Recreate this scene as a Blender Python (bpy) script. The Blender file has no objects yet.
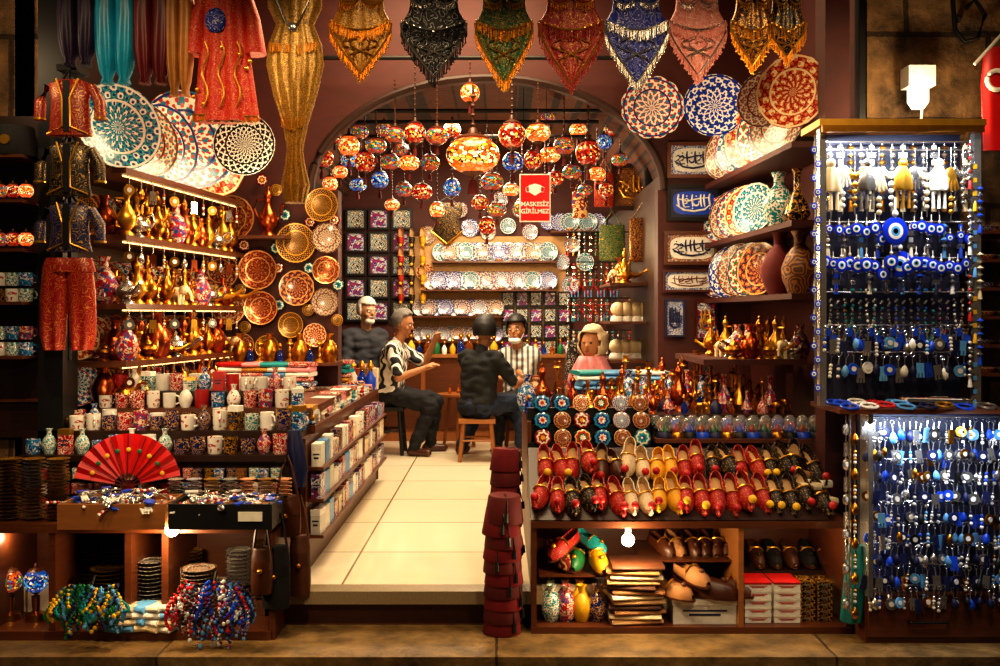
import bpy, bmesh, math, random
from mathutils import Vector, Matrix, noise
from functools import lru_cache
R=random.Random(7); S=bpy.context.scene; C=S.collection
F=972.; CH=1.6; HY=315.; PI=math.pi
def W(px,py,Y): return Vector(((px-500)*Y/F, Y, CH-(py-HY)*Y/F))
def PX(px,Y): return (px-500)*Y/F
def PZ(py,Y): return CH-(py-HY)*Y/F
def lin(h):
    h=h.lstrip('#'); o=[]
    for i in (0,2,4):
        c=int(h[i:i+2],16)/255; o.append(c/12.92 if c<=.04045 else ((c+.055)/1.055)**2.4)
    return (*o,1)
ORD=('first second third fourth fifth sixth seventh eighth ninth tenth eleventh twelfth thirteenth fourteenth fifteenth sixteenth seventeenth eighteenth nineteenth twentieth').split()
def od(i): return ORD[i] if i<20 else 'number %d'%(i+1)
# ---------------- materials
MT={}
def nm(key):
    m=bpy.data.materials.new(key); m.use_nodes=True; MT[key]=m
    return m.node_tree, m.node_tree.nodes['Principled BSDF']
def mth(nt,op,a,b=None,c=None):
    n=nt.nodes.new('ShaderNodeMath'); n.operation=op
    for i,x in enumerate((a,b,c)):
        if x is None: continue
        if isinstance(x,(int,float)): n.inputs[i].default_value=x
        else: nt.links.new(x,n.inputs[i])
    return n.outputs[0]
def mix(nt,f,a,b,mode='MIX'):
    n=nt.nodes.new('ShaderNodeMix'); n.data_type='RGBA'; n.blend_type=mode
    for i,x in ((0,f),(6,a),(7,b)):
        if isinstance(x,(int,float,tuple)): n.inputs[i].default_value=x
        else: nt.links.new(x,n.inputs[i])
    return n.outputs[2]
def tc(nt): return nt.nodes.new('ShaderNodeTexCoord').outputs['Object']
def rnd(nt): return nt.nodes.new('ShaderNodeObjectInfo').outputs['Random']
def tex(nt,t,co,**k):
    n=nt.nodes.new('ShaderNodeTex'+t)
    for a,v in k.items():
        if a in ('dims',): setattr(n,t=='Voronoi' and 'voronoi_dimensions' or 'noise_dimensions',v)
        elif a=='feature': n.feature=v
        else: n.inputs[a].default_value=v
    nt.links.new(co,n.inputs['Vector']); return n
def mapping(nt,co,sc,rot=(0,0,0)):
    n=nt.nodes.new('ShaderNodeMapping'); n.inputs['Scale'].default_value=sc; n.inputs['Rotation'].default_value=rot
    nt.links.new(co,n.inputs['Vector']); return n.outputs[0]
def simple(key,h,rough=.5,metal=0,emit=0,var=.3,scale=25,jit=.35):
    nt,b=nm(key); c=lin(h); co=tc(nt)
    n=tex(nt,'Noise',co,Scale=scale,Detail=3.)
    col=mix(nt,n.outputs[0],tuple(x*(1-var) for x in c[:3])+(1,),tuple(min(1,x*(1+var)) for x in c[:3])+(1,))
    if jit:
        hs=nt.nodes.new('ShaderNodeHueSaturation'); nt.links.new(col,hs.inputs['Color'])
        nt.links.new(mth(nt,'MULTIPLY_ADD',rnd(nt),jit,1-jit/2),hs.inputs['Value']); col=hs.outputs[0]
    nt.links.new(col,b.inputs['Base Color']); b.inputs['Roughness'].default_value=rough; b.inputs['Metallic'].default_value=metal
    if emit: nt.links.new(col,b.inputs['Emission Color']); b.inputs['Emission Strength'].default_value=emit
def glassy(key,h,rough=.05):
    nt,b=nm(key); b.inputs['Base Color'].default_value=lin(h); b.inputs['Roughness'].default_value=rough
    b.inputs['Transmission Weight'].default_value=.9
def wood(key,a,c,sc=(3,3,30),rough=.4,rot=(0,0,0)):
    nt,b=nm(key); n=tex(nt,'Noise',mapping(nt,tc(nt),sc,rot),Scale=1.5,Detail=6.,Distortion=1.)
    nt.links.new(mix(nt,n.outputs[0],lin(a),lin(c)),b.inputs['Base Color']); b.inputs['Roughness'].default_value=rough
def ornate(key,base,thread,scale=20,thr=.2,freq=40,rough=.45,metal=.6,third=None,dist=.1):
    nt,b=nm(key); co=tc(nt)
    d=tex(nt,'Noise',co,Scale=scale*.5,Detail=2.)
    v=tex(nt,'Voronoi',mix(nt,dist,co,d.outputs[1]),Scale=scale)
    s=mth(nt,'SINE',mth(nt,'MULTIPLY',v.outputs['Distance'],freq))
    m=mth(nt,'GREATER_THAN',s,thr)
    bc=lin(base)
    if third: 
        sp=nt.nodes.new('ShaderNodeSeparateColor'); nt.links.new(v.outputs['Color'],sp.inputs[0])
        bc=mix(nt,mth(nt,'GREATER_THAN',sp.outputs[0],.6),bc,lin(third))
    nt.links.new(mix(nt,m,bc,lin(thread)),b.inputs['Base Color'])
    nt.links.new(mth(nt,'MULTIPLY',m,metal),b.inputs['Metallic']); b.inputs['Roughness'].default_value=rough
def plateM(key,bg,a,c,rim,n=8,m=14,metal=0,rough=.18):
    n=int(n*1.5); m=m*1.5
    nt,b=nm(key); co=tc(nt); sp=nt.nodes.new('ShaderNodeSeparateXYZ'); nt.links.new(co,sp.inputs[0]); x,y=sp.outputs[0],sp.outputs[1]
    r=mth(nt,'SQRT',mth(nt,'ADD',mth(nt,'MULTIPLY',x,x),mth(nt,'MULTIPLY',y,y))); th=mth(nt,'ARCTAN2',y,x); q=rnd(nt)
    ph=mth(nt,'MULTIPLY',q,6.28)
    s1=mth(nt,'SINE',mth(nt,'MULTIPLY_ADD',th,n,ph)); c1=mth(nt,'COSINE',mth(nt,'MULTIPLY_ADD',r,m,ph))
    m1=mth(nt,'GREATER_THAN',mth(nt,'MULTIPLY',s1,c1),.16)
    s2=mth(nt,'COSINE',mth(nt,'MULTIPLY',th,2*n)); c2=mth(nt,'SINE',mth(nt,'MULTIPLY_ADD',r,m*1.8,ph))
    m2=mth(nt,'GREATER_THAN',mth(nt,'MULTIPLY',s2,c2),.25)
    v=tex(nt,'Voronoi',co,Scale=24.); m3=mth(nt,'LESS_THAN',v.outputs['Distance'],.17)
    m4=mth(nt,'LESS_THAN',mth(nt,'ABSOLUTE',mth(nt,'SUBTRACT',mth(nt,'ABSOLUTE',mth(nt,'SUBTRACT',r,.78)),.17)),.025)
    col=mix(nt,m1,lin(bg),lin(a)); col=mix(nt,m2,col,lin(c)); col=mix(nt,m3,col,lin(rim)); col=mix(nt,m4,col,lin(rim))
    nt.links.new(col,b.inputs['Base Color']); b.inputs['Roughness'].default_value=rough; b.inputs['Metallic'].default_value=metal
def mosaic(key,cols,st,scale=5):
    nt,b=nm(key); co=tc(nt); v=tex(nt,'Voronoi',co,dims='4D',Scale=float(scale)); q=mth(nt,'MULTIPLY',rnd(nt),9.); nt.links.new(q,v.inputs['W'])
    e=tex(nt,'Voronoi',co,dims='4D',feature='DISTANCE_TO_EDGE',Scale=float(scale)); nt.links.new(q,e.inputs['W'])
    sp=nt.nodes.new('ShaderNodeSeparateColor'); nt.links.new(v.outputs['Color'],sp.inputs[0])
    cr=nt.nodes.new('ShaderNodeValToRGB'); cr.color_ramp.interpolation='CONSTANT'
    while len(cr.color_ramp.elements)<len(cols): cr.color_ramp.elements.new(.5)
    for i,c in enumerate(cols): cr.color_ramp.elements[i].position=i/len(cols); cr.color_ramp.elements[i].color=lin(c)
    nt.links.new(sp.outputs[0],cr.inputs[0])
    sx=nt.nodes.new('ShaderNodeSeparateXYZ'); nt.links.new(co,sx.inputs[0])
    band=mth(nt,'GREATER_THAN',mth(nt,'ABSOLUTE',sx.outputs[2]),.55)
    col=mix(nt,mth(nt,'LESS_THAN',e.outputs['Distance'],.06),cr.outputs[0],lin('1c0a05'))
    col=mix(nt,band,col,mix(nt,.8,col,lin(cols[0])))
    nt.links.new(col,b.inputs['Base Color']); nt.links.new(col,b.inputs['Emission Color']); b.inputs['Emission Strength'].default_value=st; b.inputs['Roughness'].default_value=.2
def radial(key,stops,rough=.15):
    nt,b=nm(key); sp=nt.nodes.new('ShaderNodeSeparateXYZ'); nt.links.new(tc(nt),sp.inputs[0]); x,y=sp.outputs[0],sp.outputs[1]
    r=mth(nt,'SQRT',mth(nt,'ADD',mth(nt,'MULTIPLY',x,x),mth(nt,'MULTIPLY',y,y)))
    if key!='eye': r=mth(nt,'ADD',r,mth(nt,'MULTIPLY',mth(nt,'SINE',mth(nt,'MULTIPLY',mth(nt,'ARCTAN2',y,x),8)),.06))
    cr=nt.nodes.new('ShaderNodeValToRGB'); cr.color_ramp.interpolation='CONSTANT'
    while len(cr.color_ramp.elements)<len(stops): cr.color_ramp.elements.new(.5)
    for e,(p,c) in zip(cr.color_ramp.elements,stops): e.position=p; e.color=lin(c)
    nt.links.new(r,cr.inputs[0]); nt.links.new(cr.outputs[0],b.inputs['Base Color']); b.inputs['Roughness'].default_value=rough
def stripesM(key,a,c,freq,axis=2,duty=0.):
    nt,b=nm(key); sp=nt.nodes.new('ShaderNodeSeparateXYZ'); nt.links.new(tc(nt),sp.inputs[0])
    s=mth(nt,'GREATER_THAN',mth(nt,'SINE',mth(nt,'MULTIPLY',sp.outputs[axis],freq)),duty)
    nt.links.new(mix(nt,s,lin(a),lin(c)),b.inputs['Base Color']); b.inputs['Roughness'].default_value=.8
def brickM(key,a,c,mo,bw,bh,sc=1.,rot=(PI/2,0,0),rough=.8,mort=.012,bump=.3,off=.5,ov=.5,ns_=7.):
    nt,b=nm(key); n=nt.nodes.new('ShaderNodeTexBrick'); co=tc(nt)
    ns=tex(nt,'Noise',co,Scale=ns_,Detail=9.,Roughness=.65)
    if ov>.6: co=mix(nt,.03,co,ns.outputs[1])
    nt.links.new(mapping(nt,co,(1,1,1),rot),n.inputs[0])
    n.offset=off
    for k,v in (('Color1',lin(a)),('Color2',lin(c)),('Mortar',lin(mo)),('Scale',sc),('Mortar Size',mort),('Brick Width',bw),('Row Height',bh)): n.inputs[k].default_value=v
    f=ns.outputs[0]
    if ov>.6: f=mth(nt,'MULTIPLY_ADD',f,2.4,-.75)
    col=mix(nt,ov,n.outputs[0],f,'OVERLAY')
    nt.links.new(col,b.inputs['Base Color']); b.inputs['Roughness'].default_value=rough
    if bump:
        bp=nt.nodes.new('ShaderNodeBump'); bp.inputs['Strength'].default_value=bump; bp.inputs['Distance'].default_value=.05; nt.links.new(ns.outputs[0],bp.inputs['Height']); nt.links.new(bp.outputs[0],b.inputs['Normal'])
for k,h,r,m in (('brass','c88a30',.28,1),('gold','dca43c',.32,.85),('copper','b0562c',.28,1),('silver','ccc8c0',.25,.9),('iron','1c1a18',.5,.6),('black','0c0b0b',.5,0),('blackcloth','120f10',.85,0),
  ('white','ece6da',.4,0),('cream','dcc8a0',.6,0),('red','b01210',.5,0),('darkred','5c0d0b',.75,0),('fezred','6e0c12',.9,0),('blue','1848c4',.35,0),('navy','121a44',.5,0),('teal','148488',.5,0),
  ('green','1a6434',.45,0),('yellow','e0ac14',.5,0),('orange','d8661a',.5,0),('brown','4e2a14',.55,0),('leather','4a240e',.4,0),('pink','d88a90',.6,0),('purple','22122e',.5,0),('grey','6a6a68',.6,0),
  ('cyansatin','1490b0',.4,0),('maroonsatin','5a1014',.5,0),('beigesatin','b47a38',.5,0),('skin','b07850',.55,0),('skin2','8a5a3c',.55,0),('skin3','b88a68',.55,0),('hairblack','0d0a09',.6,0),('hairgrey','706a64',.7,0),
  ('hairwhite','ccc6bc',.7,0),('tshirt','121416',.9,0),('jeans','1c2a42',.85,0),('trousers','121218',.85,0),('beigecloth','c09868',.85,0),('kraft','98683a',.7,0),('paper','e6dfcc',.6,0),('lips','7c3a30',.5,0),('terracotta','a4522c',.6,0),('lightblue','5c9cd0',.3,0),('signred','c81212',.4,0),('panelblue','2a2e48',.4,0),('panelgrey','22243a',.5,0),('jacket','34363e',.85,0),('ivory','dccaa0',.4,0),('scarfcream','dcc4a0',.8,0),('archwood','30160b',.55,0)):
    simple(k,h,r,m,jit=0 if k in('skin','skin2','skin3','signred','panelblue') else .35,var=.15 if 'skin' in k or k=='signred' else .3)
simple('granite','8c7c60',.35,var=.75,scale=180,jit=0)
simple('led','ffc880',emit=3.5,jit=0,var=0); simple('bulb','ffe2b0',emit=25,jit=0,var=0); simple('ledblue','b8ccff',emit=3,jit=0,var=0); simple('lampshade','fff0d0',emit=3,jit=0,var=0)
glassy('glass','ffffff'); glassy('blueglass','3a70ff'); glassy('amberglass','ff9a3a')
wood('wood','3e1c0c','6c3a1c'); wood('redwood','34100a','521a10',(3,3,8),.65); wood('darkwood','1c0d07','34190d'); wood('deskwood','7a4420','a0602e',(8,8,2)); wood('lightwood','82522a','a86c38')
ornate('emb_red','900e0c','dc9c3c',26,.9,26); ornate('emb_black','0c0a0b','d0a040',30,.93,24); ornate('emb_white','0a090a','e8e4dc',26,.97,18,.6,0); ornate('emb_gold','9c6014','e0b048',34,.4,30,.5,.3); ornate('emb_green','08502a','d8a83c',32,.9,26,.6); ornate('emb_crimson','961226','dca84c',30,.9,26,.6)
ornate('emb_blue','10248a','d0d0e0',30,.95,22,.6,0); ornate('emb_pink','d87c70','f4d0b8',32,.85,26,.6,0); ornate('emb_coin','400a10','d89c38',44,.6,18,.4,.7); ornate('gold_sequin','7c5418','d8a848',80,.3,12,.45,.6); ornate('emb_darkblue','101a48','c9973a',28,.92,24)
ornate('lace','be0c0c','e8b050',44,.95,20,.6,.3); ornate('mug_blue','e4ddd0','204a9a',40,.1,14,.2,0,'2a8aa0'); ornate('mug_red','d8cdb4','b01c14',36,.1,14,.2,0,'1c4a8a'); ornate('mug_black','1c1612','c8902e',40,.5,14,.25,.4); ornate('mug_teal','148088','e8e0cc',40,.2,14,.2,0)
ornate('mug_white','ece6da','b0342a',24,.8,10,.2,0); ornate('mug_crimson','a81612','e8e0cc',40,.7,14,.2,0); ornate('mug_navy','12245c','e0a840',40,.7,14,.2,.3); ornate('tile_blue','e8e2d4','1c4494',30,.1,20,.2,0,'b8281c'); ornate('tile_dark','141a2c','e8dcc0',34,.3,20,.25,0,'1c6a8a'); ornate('shoe_red','a01010','f0b030',60,.93,9,.6,.2); ornate('shoe_black','120c0c','d8a040',60,.9,9,.6,.2)
ornate('shoe_yellow','dca014','a01c10',60,.92,9,.6,0); ornate('shoe_cream','d4c098','b02018',60,.9,9,.6,0); ornate('magnets','d8ccb0','3a5a8a',30,.3,9,.4,0,'b05a30'); ornate('beads_multi','1a3c9c','dfe6ee',60,.3,9,.2,0,'b0182a'); ornate('rug','7a1410','d8b070',20,.3,16,.9,0,'1a2a6a'); ornate('carved','5a3014','a06a30',18,.3,30,.5,0); ornate('calblue','d8d4c4','1c50a8',60,.0,12,.2,0); ornate('calrust','d8c8a4','a04a20',60,.0,12,.3,0,'1c6a8a')
plateM('p_blue','e6e0d0','1c3a8a','2a86a0','b02018',8,14); plateM('p_black','d8d2c2','14141a','20202a','1a1a22',12,20); plateM('p_multi','e0d9c6','12708a','b0301c','1a2a6a',8,11); plateM('p_turq','1a8a96','e6e0d0','123a7a','e6e0d0',10,13)
plateM('p_red','94140f','e8d4a4','d06a24','e8d4a4',8,12); plateM('p_beige','d0bc98','a85028','2a6a7a','5a2010',10,16); plateM('p_copper','98441f','d08850','6c2412','f0c080',6,12,.6,.25); plateM('p_cobalt','e6e2d6','142a8a','1c4ab0','1a2a7a',8,15); plateM('p_gold','160e0a','5c3c14','c89034','e0a840',10,16,.3,.3); plateM('p_green','e0d8c4','1c6a3a','b8281c','14406a',8,12); plateM('p_dark','1a2440','c88a40','a03820','d8a860',8,14)
mosaic('mo_red',['8c0c08','e86018','ffc050','801010','c83014','f8e8b8'],.75); mosaic('mo_blue',['103888','2c8cd0','e8ecf8','1c2888','50b0e0','f0c050'],.75); mosaic('mo_multi',['8c2c14','1c88b8','f0c048','288044','d87018','a82050'],.75); mosaic('mo_amber',['d84a10','ffa030','fff0c0','e85c14','ffc860','ffe8a0'],1.2)
radial('eye',[(0,'05060c'),(.2,'58a8e0'),(.36,'f2f2ee'),(.58,'1838d0')])
radial('co_a',[(0,'c02018'),(.22,'e8dcc0'),(.4,'1c3a8a'),(.66,'2a86a0'),(.88,'14204a')]); radial('co_b',[(0,'e0a830'),(.25,'8c1410'),(.5,'e8dcc0'),(.7,'8c1410'),(.9,'3a0c0a')]); radial('co_c',[(0,'14406a'),(.3,'1a9098'),(.55,'e8dcc0'),(.75,'1a7078'),(.9,'0c3040')]); radial('co_d',[(0,'e8dcc0'),(.3,'1c5a2c'),(.52,'c02818'),(.75,'e8c070'),(.88,'1c3a24')])
stripesM('striped','dcd4c8','202028',150,1,.1); stripesM('stripedV','c8c0b4','5a5a62',120,0,.2)
brickM('floortile','efe4cc','e8d9b8','8c7858',.75,.75,1.,(0,0,0),.1,.006,.01,0.,.1); brickM('brickvault','5c3018','42200f','20100a',.26,.07,1.,(PI/2,0,0)); brickM('stone','80623f','6a4e30','3c2a1a',.8,.42,1.,(PI/2,0,0),.95,.014,1.,.5,.9,5.); brickM('marble','7c6238','6a5230','3c2c18',1.4,3,1.,(0,0,0),.5,.006,.4,.5,.7)
# ---------------- mesh builder
class B:
    def __init__(s): s.v=[];s.f=[];s.mi=[];s.T=Matrix()
    def add(s,vs,fs,m=0):
        o=len(s.v); T=s.T; s.v+=[tuple(T@Vector(p)) for p in vs]; s.f+=[tuple(i+o for i in f) for f in fs]; s.mi+=[m]*len(fs); return s
    def rings(s,rs,m=0,cap=True,close=True):
        n=len(rs[0]); vs=[p for r in rs for p in r]; fs=[]
        for i in range(len(rs)-1):
            for j in range(n if close else n-1): k=(j+1)%n; fs.append((i*n+j,i*n+k,(i+1)*n+k,(i+1)*n+j))
        if cap and close: fs+=[tuple(range(n)),tuple(range((len(rs)-1)*n,len(rs)*n))]
        return s.add(vs,fs,m)
    def lathe(s,prof,n=16,m=0,c=(0,0,0),sc=None,cap=True):
        rs=[]
        for r,z in prof:
            rs.append([(c[0]+max(r,1e-4)*math.cos(2*PI*j/n)*(sc(j/n,r) if sc else 1),c[1]+max(r,1e-4)*math.sin(2*PI*j/n)*(sc(j/n,r) if sc else 1),c[2]+z) for j in range(n)])
        return s.rings(rs,m,cap)
    def box(s,c,d,m=0):
        x,y,z=c; a,b_,e=d[0]/2,d[1]/2,d[2]/2
        vs=[(x+i*a,y+j*b_,z+k*e) for i in(-1,1) for j in(-1,1) for k in(-1,1)]
        return s.add(vs,[(0,1,3,2),(4,6,7,5),(0,4,5,1),(2,3,7,6),(0,2,6,4),(1,5,7,3)],m)
    def bb(s,x0,x1,y0,y1,z0,z1,m=0): return s.box(((x0+x1)/2,(y0+y1)/2,(z0+z1)/2),(abs(x1-x0),abs(y1-y0),abs(z1-z0)),m)
    def tube(s,pts,r,n=6,m=0):
        pts=[Vector(p) for p in pts]; rs=[]; L=len(pts)
        for i,p in enumerate(pts):
            d=(pts[min(i+1,L-1)]-pts[max(i-1,0)])
            if d.length<1e-9: d=Vector((0,0,1))
            d.normalize(); a=Vector((0,0,1)) if abs(d.z)<.9 else Vector((1,0,0)); u=d.cross(a).normalized(); v=d.cross(u)
            rr=r[i] if isinstance(r,(list,tuple)) else r
            rs.append([tuple(p+(u*math.cos(2*PI*j/n)+v*math.sin(2*PI*j/n))*rr) for j in range(n)])
        return s.rings(rs,m)
    def cap(s,p,q,r0,r1,m=0,n=12):
        p=Vector(p);q=Vector(q);d=(q-p)
        if d.length<1e-6: d=Vector((0,0,.001)); 
        d.normalize(); pts=[];rs=[]
        ax=Vector((0,0,1)) if abs(d.z)<.9 else Vector((1,0,0)); u=d.cross(ax).normalized(); v=d.cross(u)
        for k in range(4): a=k/3*PI/2; pts.append(p-d*r0*math.cos(a)); rs.append(r0*math.sin(a)+1e-4)
        for k in range(4): a=PI/2-k/3*PI/2; pts.append(q+d*r1*math.cos(a)); rs.append(r1*math.sin(a)+1e-4)
        return s.rings([[tuple(c+(u*math.cos(2*PI*j/n)+v*math.sin(2*PI*j/n))*r) for j in range(n)] for c,r in zip(pts,rs)],m)
    def ball(s,c,r,n=12,m=0,h=8):
        if not isinstance(r,(tuple,list)): r=(r,r,r)
        return s.rings([[(c[0]+r[0]*max(math.sin(PI*i/h),1e-3)*math.cos(2*PI*j/n),c[1]+r[1]*max(math.sin(PI*i/h),1e-3)*math.sin(2*PI*j/n),c[2]-r[2]*math.cos(PI*i/h)) for j in range(n)] for i in range(h+1)],m)
    def prism(s,poly,y0,y1,m=0):   # poly in xz
        n=len(poly); vs=[(x,y0,z) for x,z in poly]+[(x,y1,z) for x,z in poly]
        return s.add(vs,[tuple(range(n)),tuple(range(n,2*n))]+[(i,(i+1)%n,n+(i+1)%n,n+i) for i in range(n)],m)
    def loft(s,rows,d,k=0,amp=0,m=0,n=48,ph=0):   # rows (z,xl,xr[,depth])
        rs=[]
        for i,r in enumerate(rows):
            z,a,c=r[:3]; dd=r[3] if len(r)>3 else d; w=(c-a)/2; x=(a+c)/2
            g=i/max(1,len(rows)-1)
            rs.append([(x+w*math.cos(2*PI*j/n),dd*math.sin(2*PI*j/n)*(1+amp*g*math.sin(k*2*PI*j/n+ph)),z) for j in range(n)])
        return s.rings(rs,m)
    def mesh(s,name,mats,ang=.7):
        me=bpy.data.meshes.new(name); me.from_pydata(s.v,[],s.f)
        for k in mats: me.materials.append(MT[k])
        me.polygons.foreach_set('material_index',s.mi)
        bm=bmesh.new(); bm.from_mesh(me); bmesh.ops.recalc_face_normals(bm,faces=bm.faces); bm.to_mesh(me); bm.free()
        me.shade_smooth(); me.set_sharp_from_angle(angle=ang); return me
def ob(name,me,parent=None,loc=(0,0,0),rot=(0,0,0),s=1):
    o=bpy.data.objects.new(name,me); C.objects.link(o); o.location=loc; o.rotation_euler=rot; o.scale=(s,s,s) if isinstance(s,(int,float)) else s
    if parent: o.parent=parent
    if me is None: o.empty_display_size=.05
    return o
def tag(o,label,cat,group=None,kind=None):
    o['label']=label; o['category']=cat
    if group: o['group']=group
    if kind: o['kind']=kind
    return o
def inst(name,parts,loc,rot=(0,0,0),s=1,label='',cat='',group=None):
    if len(parts)==1 and len(parts[0])==2: r=ob(name,parts[0][1],None,loc,rot,s)
    else:
        r=ob(name,None,None,loc,rot,s)
        for p in parts:
            c=ob(p[0],p[1],r)
            for q in p[2:]: ob(q[0],q[1],c)
    return tag(r,label,cat,group)
def struct(name,b,mats,ang=.5):
    o=ob(name,b.mesh(name,mats,ang)); o['kind']='structure'; return o
def bx(name,q,mk,parent): b=B(); b.bb(*q); return ob(name,b.mesh(name,[mk]),parent)
def thing(name,label,cat,loc=(0,0,0),group=None): return tag(ob(name,None,None,loc),label,cat,group)
def board(name,q,mk,label,cat,group=None): b=B(); b.bb(*q); return tag(ob(name,b.mesh(name,[mk])),label,cat,group)
# ================= SETTING
FZ=.32
struct('floor',B().bb(-2.6,2.6,4.62,10.4,FZ-.3,FZ),['floortile'])
struct('trim_1',B().bb(-1.1,.2,4.5,4.62,FZ-.06,FZ),['granite'])
struct('trim_2',B().bb(-1.1,.2,4.55,4.62,.15,FZ-.06),['brown'])
struct('floor.001',B().bb(-4,4,4.12,4.62,-.02,.15),['marble'])
struct('floor.002',B().bb(-5,5,-1,4.12,-.2,-.02),['stone'])
struct('wall_front_left',B().bb(-3.6,-2.36,4.95,5.3,0,4.2),['stone'])
struct('wall_front_right',B().bb(1.8,4,4.9,5.3,0,4.2),['stone'])
struct('trim_3',B().bb(PX(35,4.75),PX(60,4.75),4.78,4.95,.15,4.2),['black'])
struct('trim_4',B().bb(PX(822,4.8),PX(846,4.8),4.75,4.9,.15,4.2),['redwood'])
struct('trim_5',B().bb(PX(862,4.8),PX(868,4.8),4.83,4.9,.15,4.2),['iron'])
b=B(); b.add([(-2.37,4.95,.3),(-2.14,6.65,.3),(-2.14,6.65,4.2),(-2.37,4.95,4.2),(-2.47,4.95,.3),(-2.24,6.65,.3),(-2.24,6.65,4.2),(-2.47,4.95,4.2)],[(0,1,2,3),(4,5,6,7),(0,1,5,4),(2,3,7,6),(0,3,7,4),(1,2,6,5)])
struct('wall_left',b,['darkwood'])
b=B(); b.add([(1.79,4.9,.3),(1.7,6.65,.3),(1.7,6.65,4.2),(1.79,4.9,4.2),(1.85,4.9,.3),(1.8,6.65,.3),(1.8,6.65,4.2),(1.85,4.9,4.2)],[(0,1,2,3),(4,5,6,7),(0,1,5,4),(2,3,7,6),(0,3,7,4),(1,2,6,5)])
struct('wall_right',b,['redwood'])
xc,hw=PX(487,6.6),1.2; zs,za=PZ(190,6.6),PZ(78,6.6)
arc=[(xc-hw*math.cos(PI*i/28),zs+(za-zs)*math.sin(PI*i/28)) for i in range(29)]
b=B()
for i in range(28):
    (x0,z0),(x1,z1)=arc[i],arc[i+1]; b.prism([(x0,z0),(x1,z1),(x1,4.2),(x0,4.2)],6.6,6.75)
b.bb(-2.3,xc-hw,6.6,6.75,zs,4.2); b.bb(xc+hw,1.72,6.6,6.75,FZ,4.2)
b.bb(-2.3,PX(338,6.6),6.601,6.749,1.03,zs); b.bb(PX(658,6.6),xc+hw,6.601,6.749,FZ,zs)
struct('wall_front',b,['redwood'])
b=B(); b.tube([(x,6.58,z) for x,z in arc],.025,8); struct('trim_6',b,['archwood'])
b=B()
N=20; vc=[( -.25-1.5*math.cos(PI*i/N), 2.5+.98*math.sin(PI*i/N)) for i in range(N+1)]
for i in range(N):
    (x0,z0),(x1,z1)=vc[i],vc[i+1]; b.prism([(x0,z0),(x1,z1),(x1*1.05,z1+.1),(x0*1.05,z0+.1)],6.75,10.4)
struct('ceiling',b,['brickvault'])
struct('wall_interior_left',B().bb(-1.78,-1.69,6.75,10.4,FZ,2.6),['darkwood'])
struct('wall_interior_right',B().bb(1.14,1.24,6.75,10.4,FZ,2.6),['darkwood'])
struct('wall_back',B().bb(-1.75,1.22,10.4,10.5,FZ,3.6),['redwood'])
struct('ceiling.001',B().bb(-3.6,4,4.3,6.65,4.2,4.3),['darkwood'])
# ================= generic kinds
@lru_cache(None)
def plate(mk,scal=0):
    b=B(); sc=(lambda t,r:1+.06*abs(math.sin(PI*12*t))*(r>.8)) if scal else None
    b.lathe([(0,0),(.5,0),(.62,.05),(.96,.12),(1,.13),(1,.11),(.64,0),(.52,-.06),(0,-.06)],48 if scal else 32,0,(0,0,0),sc); return (('plate',b.mesh('plate',[mk])),)
@lru_cache(None)
def disc(mk):
    b=B(); b.lathe([(0,.08),(.9,.08),(1,.03),(1,-.08),(0,-.08)],20); return (('disc',b.mesh('disc',[mk])),)
@lru_cache(None)
def bowl(mk):
    b=B(); b.lathe([(0,-.02),(.45,-.02),(.45,.05),(.8,.25),(1,.6),(.95,.6),(.72,.28),(.3,.1),(0,.08)],24); return (('bowl',b.mesh('bowl',[mk])),)
@lru_cache(None)
def mug(mk,tall=1.):
    b=B(); b.lathe([(0,0),(.036,0),(.04,.01),(.041,.095*tall),(.037,.095*tall),(.035,.012),(0,.01)],16)
    h=B(); h.tube([(.038,0,.02*tall),(.062,0,.03*tall),(.068,0,.05*tall),(.06,0,.072*tall),(.038,0,.08*tall)],.006)
    return (('cup_body',b.mesh('cup_body',[mk])),('handle',h.mesh('handle',[mk])))
@lru_cache(None)
def genie(mk):
    b=B(); b.lathe([(0,0),(.04,0),(.035,.01),(.012,.025),(.05,.04),(.065,.06),(.055,.08),(.02,.095),(0,.095)],16)
    s=B(); s.tube([(.05,0,.055),(.1,0,.06),(.14,0,.085),(.165,0,.1)],[.022,.014,.009,.012],8)
    h=B(); h.tube([(-.05,0,.05),(-.09,0,.05),(-.115,0,.08),(-.1,0,.115),(-.06,0,.1),(-.05,0,.075)],.007)
    l=B(); l.lathe([(.03,.09),(.022,.105),(.006,.118),(.01,.128),(0,.138)],12)
    return (('body',b.mesh('body',[mk])),('spout',s.mesh('spout',[mk])),('handle',h.mesh('handle',[mk])),('lid',l.mesh('lid',[mk])))
@lru_cache(None)
def ewer(mk):
    b=B(); b.lathe([(0,0),(.04,0),(.036,.01),(.018,.03),(.045,.06),(.055,.09),(.04,.13),(.016,.17),(.014,.2),(.024,.225),(0,.22)],16)
    s=B(); s.tube([(.045,0,.09),(.075,0,.12),(.08,0,.17),(.1,0,.2)],[.013,.009,.007,.008],8)
    h=B(); h.tube([(-.015,0,.2),(-.06,0,.2),(-.075,0,.15),(-.05,0,.09)],.006)
    l=B(); l.lathe([(.022,.22),(.018,.24),(.005,.255),(.009,.268),(0,.28)],12)
    return (('body',b.mesh('body',[mk])),('spout',s.mesh('spout',[mk])),('handle',h.mesh('handle',[mk])),('lid',l.mesh('lid',[mk])))
@lru_cache(None)
def candle(mk):
    b=B(); b.lathe([(0,0),(.04,0),(.038,.012),(.012,.03),(.018,.05),(.008,.07),(.016,.09),(.007,.12),(.03,.14),(.028,.15),(.012,.15),(.014,.18),(0,.18)],14); return (('candlestick',b.mesh('candlestick',[mk])),)
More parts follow.
